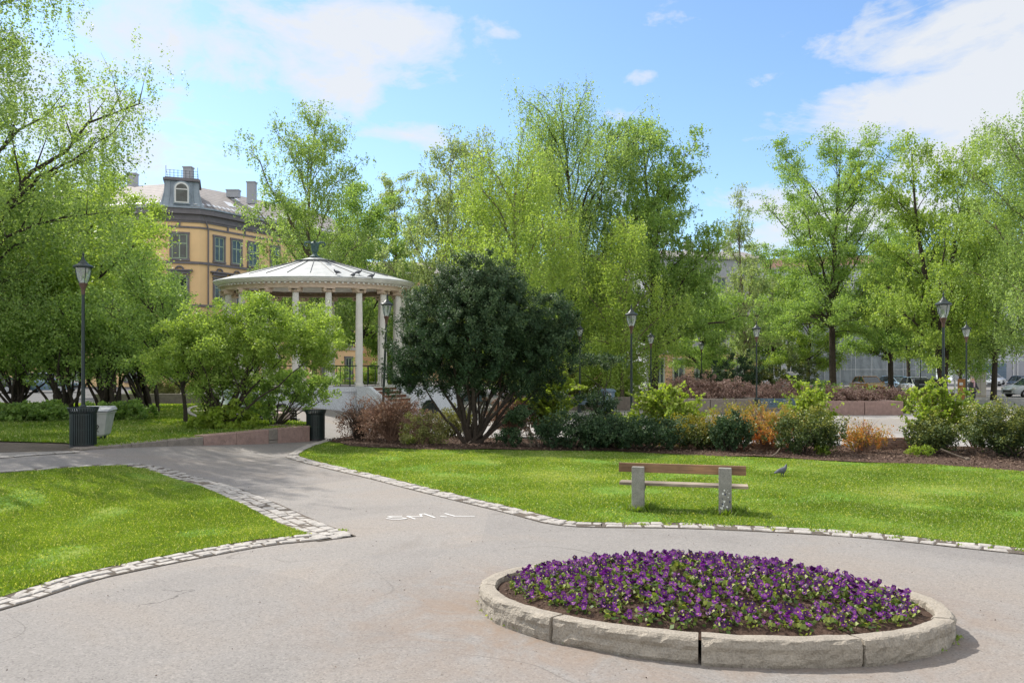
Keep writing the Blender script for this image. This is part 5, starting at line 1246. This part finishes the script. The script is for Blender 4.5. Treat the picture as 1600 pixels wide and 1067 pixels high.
# ------------------------------------------------------------------ vehicles
def car(label, x, y, rz, col, kind='hatch', name='parked_car'):
    root = tag(empty(name, (x, y, T(x, y)), rz), label, 'car', 'cars parked around the square')
    # stations along the length: x, hood z, roof half flag, half width
    L_ = 4.2; tall = 1.48 if kind != 'van' else 1.9
    body = [(-2.1, .35, .62, .70), (-2.02, .25, .86, .82), (-1.6, .20, .95, .87), (-.9, .18, .97, .88), (0, .18, .96, .88), (.9, .18, .95, .88), (1.55, .20, .88, .86), (1.95, .25, .74, .80), (2.1, .35, .60, .66)]
    b = MB(); vs = []; m_ = 8
    for X, z0, z1, hw in body:
        zm = (z0+z1)/2; vs += [(X, -hw*.9, z0), (X, -hw, zm*.9), (X, -hw*.98, z1-.08), (X, -hw*.88, z1), (X, hw*.88, z1), (X, hw*.98, z1-.08), (X, hw, zm*.9), (X, hw*.9, z0)]
    n = len(body); b.add(vs, [(i*m_+k, (i+1)*m_+k, (i+1)*m_+(k+1) % m_, i*m_+(k+1) % m_) for i in range(n-1) for k in range(m_)]+[tuple(range(m_)), tuple((n-1)*m_+k for k in range(m_))])
    cb = b.build('body', M[col], root, smooth=True)
    gh = [(-1.85, .93, .76), (-1.35, tall-.06, .62), (-.6, tall, .64), (.25, tall-.02, .63), (1.05, .92, .74)] if kind == 'hatch' else [(-2.0, .93, .80), (-1.95, tall-.06, .72), (-.6, tall, .72), (.6, tall-.02, .72), (1.3, .92, .78)]
    b = MB(); lo_ = [(g[0], .93) for g in gh]
    P = [(gh[0][0], gh[0][1]), (gh[1][0], gh[1][1]), (gh[2][0], gh[2][1]), (gh[3][0], gh[3][1]), (gh[4][0], gh[4][1])]
    def ring(s): return [(px2, s*hw, z) for (px2, z), hw in zip(P, [g[2] for g in gh])]
    vs = ring(-1)+ring(1); b.add(vs, [(0, 1, 2, 3, 4), (9, 8, 7, 6, 5)]+[(i, i+1, 6+i, 5+i) for i in range(4)]+[(4, 0, 5, 9)]); b.build('windows', M['carglass'], root)
    b = MB(); b.add([(gh[1][0]-.05, -.63, tall-.05), (gh[3][0]+.05, -.64, tall-.02), (gh[3][0]+.05, .64, tall-.02), (gh[1][0]-.05, .63, tall-.05), (gh[1][0]-.05, -.58, tall+.02), (gh[3][0], -.58, tall+.03), (gh[3][0], .58, tall+.03), (gh[1][0]-.05, .58, tall+.02)], [(0, 1, 2, 3), (4, 5, 6, 7), (0, 1, 5, 4), (1, 2, 6, 5), (2, 3, 7, 6), (3, 0, 4, 7)])
    for s in (-1, 1):
        for (xa, za), (xb, zb_) in (((1.05, .92), (.25, tall-.02)), ((-1.85, .93), (-1.35, tall-.06)), ((-.35, .93), (-.35, tall-.01))):
            b.tube([(xa, s*.76, za), (xb, s*.645, zb_)], .035, 4)
    b.build('roof', M[col], root)
    for sx in (-1.3, 1.3):
        for s in (-1, 1):
            b = MB(); b.tube([(sx, s*.70, .31), (sx, s*.90, .31)], .31, 20); wh = b.build('wheel', M['tyre'], root); b = MB(); b.tube([(sx, s*.89, .31), (sx, s*.915, .31)], .19, 14); b.build('rim', M['rim'], wh)
    for s in (-1, 1):
        b = MB(); b.box((2.0, s*.58, .68), (.14, .26, .12)); b.build('headlight', M['frame_white'], root)
        b = MB(); b.box((-2.03, s*.66, .76), (.08, .18, .16)); b.build('tail_light', M['brick_red'], root)
        b = MB(); b.box((.78, s*.98, .98), (.12, .18, .12)); b.build('wing_mirror', M[col], root)
    b = MB(); b.box((2.08, 0, .45), (.05, .9, .16)); b.build('grille', M['rubber'], root)
    return root
M['car_orange'] = m_car('orange car paint', (.50, .22, .03)); M['car_blue'] = m_car('dark blue car paint', (.02, .05, .11)); M['car_silver'] = m_car('silver car paint', (.42, .45, .48))
M['car_white'] = m_car('white car paint', (.70, .72, .74)); M['car_dark'] = m_car('black car paint', (.02, .022, .025)); M['car_sky'] = m_car('light blue car paint', (.22, .33, .45))
def cx(px, D): return (px-800)/FL*D
car('orange fronted car behind the pink planter', cx(1357, 72), 72, R(-92), 'car_orange')
car('blue grey car behind the brown bush', cx(1402, 74), 74, R(-80), 'car_sky')
car('white car half hidden left of the green containers', cx(1434, 66), 66, R(-95), 'car_white')
car('nearest silver car parked along the passage', cx(1533, 92), 92, R(-92), 'car_silver')
car('white car second in the row along the passage', cx(1542, 99), 99, R(-92), 'car_white')
car('farthest car of the row along the passage', cx(1549, 107), 107, R(-92), 'car_silver')
car('dark blue car at the right edge of the passage', cx(1604, 76), 76, R(-95), 'car_blue')
car('pale silver car at the right edge of the plaza', cx(1612, 62), 62, R(188), 'car_silver')
car('dark car parked at the far left street', cx(-8, 58), 58, R(4), 'car_dark')
car('blue grey car parked behind the hawthorn stems', cx(75, 60), 60, R(3), 'car_sky')
# green containers
for px_, D, lab in ((1441, 58, 'left one of the two dark green waste containers'), (1459, 58.4, 'right one of the two dark green waste containers')):
    root = tag(empty('waste_container', (cx(px_, D), D, 0), R(-4)), lab, 'waste container', 'dark green waste containers')
    b = MB(); b.box((0, 0, .62), (.80, .8, 1.0)); b.build('bin_body', M['darkgreen'], root, bevel=.04); b = MB(); b.box((0, -.05, 1.28), (.80, .82, .30), rx=.1); b.build('lid', M['rubber'], root, bevel=.05)
    b = MB(); b.box((0, -.41, 1.08), (.8, .03, .05)); b.build('rim_strip', M['rim'], root)
    for s in (-1, 1): b = MB(); b.tube([(s*.28-.04, -.25, .09), (s*.28+.04, -.25, .09)], .09, 12); b.build('castor', M['tyre'], root)
# cabinets and boards at the passage
r_ = tag(empty('utility_cabinet', (cx(1528, 62), 62, 0)), 'beige utility cabinet beside the parked cars', 'cabinet')
b = MB(); b.box((0, 0, .95), (.95, .6, 1.9)); b.build('cabinet_body', M['beige'], r_, bevel=.02); b = MB(); b.box((0, 0, 1.95), (1.05, .7, .1)); b.build('cap', M['beige'], r_)
b = MB(); b.box((-.22, -.31, .95), (.4, .02, 1.6)); b.box((.22, -.31, .95), (.4, .02, 1.6)); b.build('door', M['stone_cream'], r_)
r_ = tag(empty('wooden_board', (cx(1503, 56), 56, 0)), 'orange wooden board fence panel with a white notice', 'board')
b = MB()
for k in range(5): b.box((-.24+.12*k, 0, .75), (.11, .04, 1.5))
b.build('planks', M['orangewood'], r_); b = MB(); b.box((-.08, -.035, 1.15), (.25, .02, .2)); b.build('notice', M['white_paint'], r_)
r_ = tag(empty('white_post', (cx(1492, 55), 55, 0)), 'thin white post beside the orange board', 'post'); b = MB(); b.lathe([(.06, 0), (.06, 1.45), (.02, 1.5)], n=10); b.build('shaft', M['frame_white'], r_)
# small white sign box at the foot of the plaza lamp
x, y, z = A(1183, 37.2); r_ = tag(empty('electric_box', (x, y, z)), 'small grey box at the foot of the plaza lamp', 'box'); b = MB(); b.box((0, 0, .22), (.24, .16, .44)); b.build('box_body', M['bin_grey'], r_, bevel=.01); b = MB(); b.box((0, -.085, .26), (.14, .012, .14)); b.build('notice', M['white_paint'], r_)

# ------------------------------------------------------------------ buildings
def window(parent, p, ux, w_, h_, frame='frame_green', trim=None, deep=.12, mull=True, tw=.18, panes=(2, 2)):
    """p: centre of sill line on the facade, ux: unit vector along the facade (outward normal is to its right)"""
    ux = Vector((ux[0], ux[1], 0)).normalized(); nr = Vector((ux.y, -ux.x, 0)); p = Vector(p); az = math.atan2(ux.y, ux.x)
    def bx(b, cx2, cz, wx, wz, out, th): c = p+ux*cx2+nr*out+Vector((0, 0, cz)); b.box(c, (wx, th, wz), rz=az)
    if trim:
        b = MB(); bx(b, -w_/2-tw/2, h_/2, tw, h_, .05, .14); bx(b, w_/2+tw/2, h_/2, tw, h_, .05, .14); bx(b, 0, h_+tw/2, w_+2*tw+.06, tw, .06, .17); bx(b, 0, -tw/2, w_+2*tw+.06, tw, .07, .2); win = b.build('window', M[trim], parent)
    else:
        b = MB(); bx(b, 0, -.04, w_+.1, .08, .05, .14); win = b.build('window', M[frame], parent)
    b = MB(); bx(b, 0, h_/2, w_, h_, .015, .03); b.build('pane', M['glass'], win)
    b = MB(); t2 = .105
    for s in (-1, 1): bx(b, s*(w_/2-t2/2), h_/2, t2, h_, .035, .05)
    bx(b, 0, t2/2, w_-2*t2, t2, .035, .05); bx(b, 0, h_-t2/2, w_-2*t2, t2, .035, .05)
    for k in range(1, panes[0]): bx(b, -w_/2+w_*k/panes[0], h_/2, t2, h_-2*t2, .034, .045)
    if panes[1] > 1: bx(b, 0, h_*.62, w_-2*t2, t2, .036, .045)
    b.build('frame', M[frame], win); return win

# ochre corner house. plan: left wing, rounded corner, right wing
GZ_ = .3
Pm = [Vector((-62, 83)), Vector((-34.6, 76.6)), Vector((-33.4, 75.2)), Vector((-32.2, 74.5)), Vector((-30.8, 74.2)), Vector((-29.6, 74.5)), Vector((-28.6, 75.4)), Vector((-24.2, 84)), Vector((-17, 98))]
Pm = [Vector((-62, 82.4)), Vector((-34.7, 75.7)), Vector((-33.3, 75.15)), Vector((-29.9, 76.2)), Vector((-29.2, 76.9)), Vector((-26.0, 82.4)), Vector((-18, 96))]
house = tag(empty('corner_house', (-31, 76, GZ_)), 'ochre corner house with grey trim, slate roof and zinc dormer', 'building')
def loc_(v): return (v[0]+31, v[1]-76, v[2]-GZ_)
def band(name, z0, z1, out, mat_, thick=None):
    b = MB(); n = len(Pm); o_ = []
    for i, p in enumerate(Pm):
        a = Pm[max(0, i-1)]; c = Pm[min(n-1, i+1)]; tt = (c-a).normalized(); nr = Vector((tt.y, -tt.x)); o_.append(p+nr*out)
    bk = [p+Vector((1.5, 6)) if thick is None else None for p in Pm]
    inn = []
    for i, p in enumerate(Pm):
        a = Pm[max(0, i-1)]; c = Pm[min(n-1, i+1)]; tt = (c-a).normalized(); nr = Vector((tt.y, -tt.x)); inn.append(p-nr*.3)
    for i in range(n-1):
        q = [o_[i], o_[i+1], inn[i+1], inn[i]]
        vs = [loc_((v.x, v.y, z0)) for v in q]+[loc_((v.x, v.y, z1)) for v in q]
        b.add(vs, [(0, 1, 5, 4), (4, 5, 6, 7), (0, 3, 2, 1), (3, 2, 6, 7), (0, 4, 7, 3), (1, 5, 6, 2)])
    return b.build(name, M[mat_], house)
TOPZ = 17.0
band('wall', GZ_, TOPZ-.9, 0, 'ochre')
band('frieze', TOPZ-.9, TOPZ-.72, .12, 'trim'); band('cornice', TOPZ-.45+.3, TOPZ+.35, .55, 'trim'); band('frieze', TOPZ-.72, TOPZ-.15, .20, 'trim')
band('belt', 15.55, 15.72, .10, 'trim'); band('belt', 12.15, 12.38, .14, 'trim'); band('belt', 8.1, 8.3, .14, 'trim'); band('belt', 4.3, 4.6, .16, 'stone_cream'); band('gutter', TOPZ+.35, TOPZ+.48, .68, 'zinc')
# roof slopes
b = MB(); n = len(Pm); ev = []; rd = []
for i, p in enumerate(Pm):
    a = Pm[max(0, i-1)]; c = Pm[min(n-1, i+1)]; tt = (c-a).normalized(); nr = Vector((tt.y, -tt.x)); ev.append(p+nr*.5)
rdp = [Vector((-60, 88.5)), Vector((-36.6, 82.4)), Vector((-35.8, 82.2)), Vector((-33.8, 82.6)), Vector((-33.4, 83.0)), Vector((-31.0, 86.2)), Vector((-23, 99.5))]
rdz = [21.2]*7
for i in range(n-1): b.add([loc_((*ev[i], TOPZ+.49)), loc_((*ev[i+1], TOPZ+.49)), loc_((*rdp[i+1], rdz[i+1])), loc_((*rdp[i], rdz[i]))], [(0, 1, 2, 3)])
b.add([loc_((*rdp[i], 21.2)) for i in range(n)]+[loc_((-58, 96, 17.2)), loc_((-30, 100, 17.2))][::-1], [tuple(range(n+2))]); rf = b.build('roof', M['slates'], house)
# snow guards
b = MB()
for i in range(n-1):
    p, q = ev[i], ev[i+1]; L2 = (q-p).length; k = int(L2/.55)
    for j in range(k):
        c = p.lerp(q, (j+.5)/k); up = rdp[i].lerp(rdp[i+1], (j+.5)/k); d_ = (up-c).normalized()
        cc_ = c+d_*.45; az = math.atan2((q-p).y, (q-p).x)
        b.box(loc_((cc_.x, cc_.y, TOPZ+.49+.45*.6+.14)), (.30, .5, .05), rz=az, rx=.52)
b.build('snow_guard', M['zinc_light'], rf)
# skylights
for (i, s, u) in ((4, .55, .38), (5, .06, .42), (4, .95, .75), (5, .3, .35), (0, .93, .4)):
    e0 = Vector((*ev[i].lerp(ev[i+1], s), TOPZ+.5)); r0v = Vector((*rdp[i].lerp(rdp[i+1], s), 21.2)); c = e0.lerp(r0v, u); d_ = (r0v-e0).normalized(); al = Vector((*(ev[i+1]-ev[i]).normalized(), 0)); nn_ = al.cross(d_)
    if nn_.z < 0: nn_ = -nn_
    q = [c-al*.45-d_*.75+nn_*.08, c+al*.45-d_*.75+nn_*.08, c+al*.45+d_*.75+nn_*.08, c-al*.45+d_*.75+nn_*.08]; b = MB(); b.add([loc_(v) for v in q]+[loc_(v-nn_*.1) for v in q], [(0, 1, 2, 3), (0, 1, 5, 4), (1, 2, 6, 5), (2, 3, 7, 6), (3, 0, 4, 7)]); b.build('skylight', M['zinc_light'], rf)
# chimneys
for (x, y, z0, z1, w_) in ((-27.3, 83.5, 19.4, 21.6, .85), (-29.6, 84.6, 20.3, 21.0, 1.3), (-31.9, 78.5, 20, 21.9, .8), (-40, 84, 20.8, 22.6, .9)):
    b = MB(); b.box(loc_((x, y, (z0+z1)/2)), (w_, .7, z1-z0)); b.box(loc_((x, y, z1+.05)), (w_+.12, .82, .12)); b.build('chimney', M['grey_facade'], rf)
# dormer turret
cxm, cym = 0.0, .9
def dl(v): return (v[0], v[1], v[2]-GZ_)
b = MB(); sec = [(TOPZ+.49, 2.05, 1.55), (TOPZ+.95, 1.80, 1.35), (TOPZ+1.9, 1.58, 1.2), (TOPZ+3.0, 1.45, 1.1)]
vs = []
for z, hx, hy in sec: vs += [dl((cxm-hx, cym-hy, z)), dl((cxm+hx, cym-hy, z)), dl((cxm+hx, cym+2.6, z)), dl((cxm-hx, cym+2.6, z))]
b.add(vs, [(12, 13, 14, 15)]+[(4*i+k, 4*i+(k+1) % 4, 4*i+4+(k+1) % 4, 4*i+4+k) for i in range(3) for k in range(4)])
for k in range(-3, 4):
    b.tube([dl((cxm+k*.56*(1 if z < 18 else .9), cym-hy-.02, z)) for z, hx, hy in sec], .028, 4)
tu = b.build('dormer', M['zinc'], house); tu.location = (-31.5+31, 76.0-76, 0); tu.rotation_euler = (0, 0, R(20))
b = MB(); b.box(dl((cxm, cym+.6, TOPZ+3.12)), (3.3, 3.9, .22)); b.box(dl((cxm, cym+.6, TOPZ+3.28)), (3.0, 3.6, .1)); b.build('dormer_cornice', M['trim'], tu)
b = MB()
for k in range(9): x = cxm-1.4+k*.35; b.tube([dl((x, cym-1.1, TOPZ+3.3)), dl((x, cym-1.1, TOPZ+4.05+(.35 if k in (0, 8) else 0))) ], .022, 4)
for z in (3.5, 3.75, 4.0): b.tube([dl((cxm-1.4, cym-1.1, TOPZ+z)), dl((cxm+1.4, cym-1.1, TOPZ+z))], .016, 4)
for s in (-1, 1): b.tube([dl((cxm+1.4*s, cym-1.1, TOPZ+4.0)), dl((cxm+1.4*s, cym+2.2, TOPZ+4.0))], .016, 4)
b.build('roof_railing', M['iron'], tu)
n = 14; pl = [(cxm-.52, TOPZ+.95)]+[(cxm-.52*math.cos(math.pi*k/n), TOPZ+2.15+.52*math.sin(math.pi*k/n)) for k in range(n+1)]+[(cxm+.52, TOPZ+.95)]
def arch(sc2, y0, y1, nm, m_, par):
    cz = TOPZ+1.75; b = MB(); q = [(cxm+(x-cxm)*sc2, cz+(z-cz)*(1+(sc2-1)*.6)) for x, z in pl]; k = len(q)
    b.add([dl((x, y0, z)) for x, z in q]+[dl((x, y1, z)) for x, z in q], [tuple(range(k))]+[(i, (i+1) % k, k+(i+1) % k, k+i) for i in range(k)]); return b.build(nm, m_, par)
w0 = arch(1.45, cym-1.62, cym-1.0, 'arched_window', M['zinc'], tu); w1 = arch(1.22, cym-1.68, cym-1.5, 'frame', M['frame_white'], w0); arch(.95, cym-1.71, cym-1.6, 'pane', M['glass'], w0)
b = MB(); b.box(dl((cxm, cym-1.72, TOPZ+2.12)), (1.0, .04, .09)); b.build('glazing_bar', M['frame_white'], w0)
# windows of the house, floor by floor
def facade(i, fr, fl_, w_, h_, ped=False):
    a, c = Pm[i], Pm[i+1]; ux = (c-a).normalized()
    for s in fr:
        p = a.lerp(c, s)
        window(house, loc_((p.x, p.y, fl_)), ux, w_, h_, 'frame_green', 'trim')
        if ped:
            nr = Vector((ux.y, -ux.x)); b = MB(); az = math.atan2(ux.y, ux.x); q = p+nr*.14
            b.box(loc_((q.x, q.y, fl_+h_+.62)), (w_+.95, .42, .14), rz=az); b.box(loc_((q.x-nr.x*.04, q.y-nr.y*.04, fl_+h_+.40)), (w_+.5, .26, .24), rz=az)
            pts = []
            for k in range(9): t_ = math.pi*k/8; v = q+ux*(.34*math.cos(t_)); pts.append(loc_((v.x, v.y, fl_+h_+.68+.30*math.sin(t_))))
            b.tube(pts, .085, 6); b.build('pediment', M['trim'], house)
for fl_, h_, ped in ((12.62, 2.35, False), (8.55, 2.35, True), (4.9, 2.3, False), (1.0, 2.4, False)):
    w_ = 1.05
    facade(2, [.5], fl_, w_+.35, h_, ped)
    facade(4, [.17, .50, .83], fl_, w_+.05, h_, ped); facade(5, [.12, .36, .6, .84], fl_, w_, h_, ped)
    facade(0, [.12, .24, .36, .48, .60, .72, .84, .94], fl_, w_+.1, h_, ped)
# pilaster strips and drainpipes
b = MB()
for p in (Pm[1], Pm[4]): b.tube([loc_((p.x-.05, p.y-.22, GZ_)), loc_((p.x-.05, p.y-.22, TOPZ-1.4)), loc_((p.x-.3, p.y-.6, TOPZ-.2))], .075, 8)
b.build('drainpipe', M['trim'], house)
b = MB()
for i in (0, 2, 4, 5):
    a, c = Pm[i], Pm[i+1]; L2 = (c-a).length; k = max(2, int(L2/1.6)); az = math.atan2((c-a).y, (c-a).x); nr = Vector(((c-a).normalized().y, -(c-a).normalized().x))
    for j in range(1, k): p = a.lerp(c, j/k)+nr*.05; b.box(loc_((p.x, p.y, 15.95)), (.16, .12, .5), rz=az)
b.build('frieze_blocks', M['trim'], house)

# other houses: simple facade builder
def block(name, label, a, c, depth, z1, wall, roofm, floors, nwin, ww=1.1, wh=1.6, frame='frame_white', trim=None, z0=0, fh=3.2, first=1.2, base=None, roofh=2.5, panes=(2, 1), skip=None):
    a, c = Vector(a), Vector(c); ux = (c-a).normalized(); nr = Vector((ux.y, -ux.x)); L2 = (c-a).length; az = math.atan2(ux.y, ux.x); mid_ = (a+c)/2
    root = tag(empty(name, (mid_.x, mid_.y, z0), az), label, 'building')
    b = MB(); b.box((0, depth/2, (z1-z0)/2-.5), (L2, depth, z1-z0+1)); b.build('wall', M[wall], root)
    b = MB(); b.box((0, depth/2, z1-z0+.12), (L2+.7, depth+.7, .24)); b.build('cornice', M['stone_cream'], root)
    b = MB(); h0 = z1-z0+.245; b.add([(-L2/2-.3, -.3, h0), (L2/2+.3, -.3, h0), (L2/2+.3, depth*.5, h0+roofh), (-L2/2-.3, depth*.5, h0+roofh), (-L2/2-.3, depth+.3, h0), (L2/2+.3, depth+.3, h0)], [(0, 1, 2, 3), (3, 2, 5, 4), (0, 3, 4), (1, 5, 2)]); rf = b.build('roof', M[roofm], root)
    for k in range(3): b = MB(); b.box((-L2*.35+L2*.35*k, depth*.45, h0+roofh+.2), (1.1, .7, 1.6)); b.build('chimney', M['grey_facade'], rf)
    if base: b = MB(); b.box((0, -.06, base[0]/2), (L2+.02, .12, base[0])); b.build('base_course', M[base[1]], root)
    for f_ in range(floors):
        for k in range(nwin):
            if skip and skip(f_, k): continue
            window(root, (-L2/2+L2*(k+.5)/nwin, -.005, first+f_*fh), (1, 0), ww, wh, frame, trim, panes=panes, tw=.14)
    return root
hb = block('ochre_house', 'ochre house with banded ground floor behind the lone birch', (cx(1010, 94), 94), (cx(1190, 96), 96), 12, 15.2, 'grey_facade', 'slates', 4, 7, 1.1, 2.0, 'frame_green', 'stone_cream', fh=3.4, first=.8, roofh=1.6, skip=lambda f_, k: f_ == 0)
b = MB(); L2 = 13.7
for k in range(9): b.box((0, -.09, .25+.42*k), (L2, .17, .385))
b.build('banded_base', M['ochre_pink'], hb)
b = MB(); b.box((0, -.15, 4.15), (L2+.2, .35, .35)); b.build('belt', M['stone_cream'], hb)
for k, x in enumerate((-5.6, -3.3, -.8, 1.6, 4.2)): window(hb, (x, -.19, .4), (1, 0), 1.3 if k % 2 else .95, 2.9, 'frame_green', 'stone_cream', panes=(2, 1), tw=.12)
block('netted_house', 'pale house wrapped in grey scaffold netting behind the right trees', (cx(1185, 108), 108), (cx(1462, 101), 101), 12, 15.4, 'sidewall', 'redtile', 4, 13, 1.1, 1.7, 'frame_white', fh=3.4, first=1.6, roofh=2.0)
# netting in front of it: a thing of its own
a, c = Vector((cx(1265, 104.5), 104.5)), Vector((cx(1462, 99.6), 99.6)); L2 = (c-a).length
nt = tag(empty('scaffold_netting', (a.x, a.y, 0), math.atan2((c-a).y, (c-a).x)), 'grey blue netting hung over a scaffold before the pale house', 'scaffold')
b = MB(); nx_, nz_ = 60, 24; vs = [(L2*i/nx_, .12*math.sin(i*1.3+j*.4)+.08*noise.noise((i*.5, j*.8, 2)), 12.5*j/nz_) for j in range(nz_+1) for i in range(nx_+1)]
b.add(vs, [(j*(nx_+1)+i, j*(nx_+1)+i+1, (j+1)*(nx_+1)+i+1, (j+1)*(nx_+1)+i) for j in range(nz_) for i in range(nx_)]); b.build('net', M['net'], nt, smooth=True)
b = MB()
for i in range(9): b.tube([(L2*i/8, -.2, 0), (L2*i/8, -.2, 13)], .03, 5)
for j in range(1, 7): b.tube([(0, -.2, 2*j), (L2, -.2, 2*j)], .025, 4)
b.build('scaffold_tube', M['zinc_light'], nt)
wh_ = block('white_house', 'white apartment house with a blue garage door at the end of the passage', (cx(1488, 138), 138), (cx(1720, 138), 138), 12, 20.5, 'sidewall', 'slate', 6, 8, 2.0, 1.4, 'frame_white', 'grey_facade', fh=3.0, first=4.2, base=(3.4, 'grey_facade'), panes=(3, 1), skip=lambda f_, k: f_ > 4)
b = MB()
for k in range(7): b.box((-5.6+0, -.14, .2+k*.42), (4.0, .08, .40))
b.build('garage_door', M['garage'], wh_)
b = MB(); b.tube([(-2.4, -.25, 0), (-2.4, -.25, 19)], .09, 6); b.tube([(-1.7, -.25, 0), (-1.7, -.25, 19)], .09, 6); b.build('drainpipe', M['frame_white'], wh_)
block('peach_house', 'peach coloured house seen through the left trees', (-120, 96), (-63, 84), 12, 16.5, 'ochre_pink', 'slates', 4, 15, 1.1, 2.0, 'frame_green', 'trim', fh=3.7, first=1.2)
block('pale_house', 'pale house far behind the bandstand columns', (-31, 106), (cx(1000, 110), 110), 12, 14.5, 'ochre_pink', 'slates', 4, 9, 1.1, 1.9, 'frame_green', 'stone_cream', fh=3.4, first=1.0)
block('grey_house', 'grey house beyond the right edge', (cx(1740, 100), 100), (cx(1990, 80), 80), 12, 16, 'grey_facade', 'slates', 4, 8, 1.2, 1.8, 'frame_white', fh=3.4, first=1.2)

sc.render.engine = 'CYCLES'
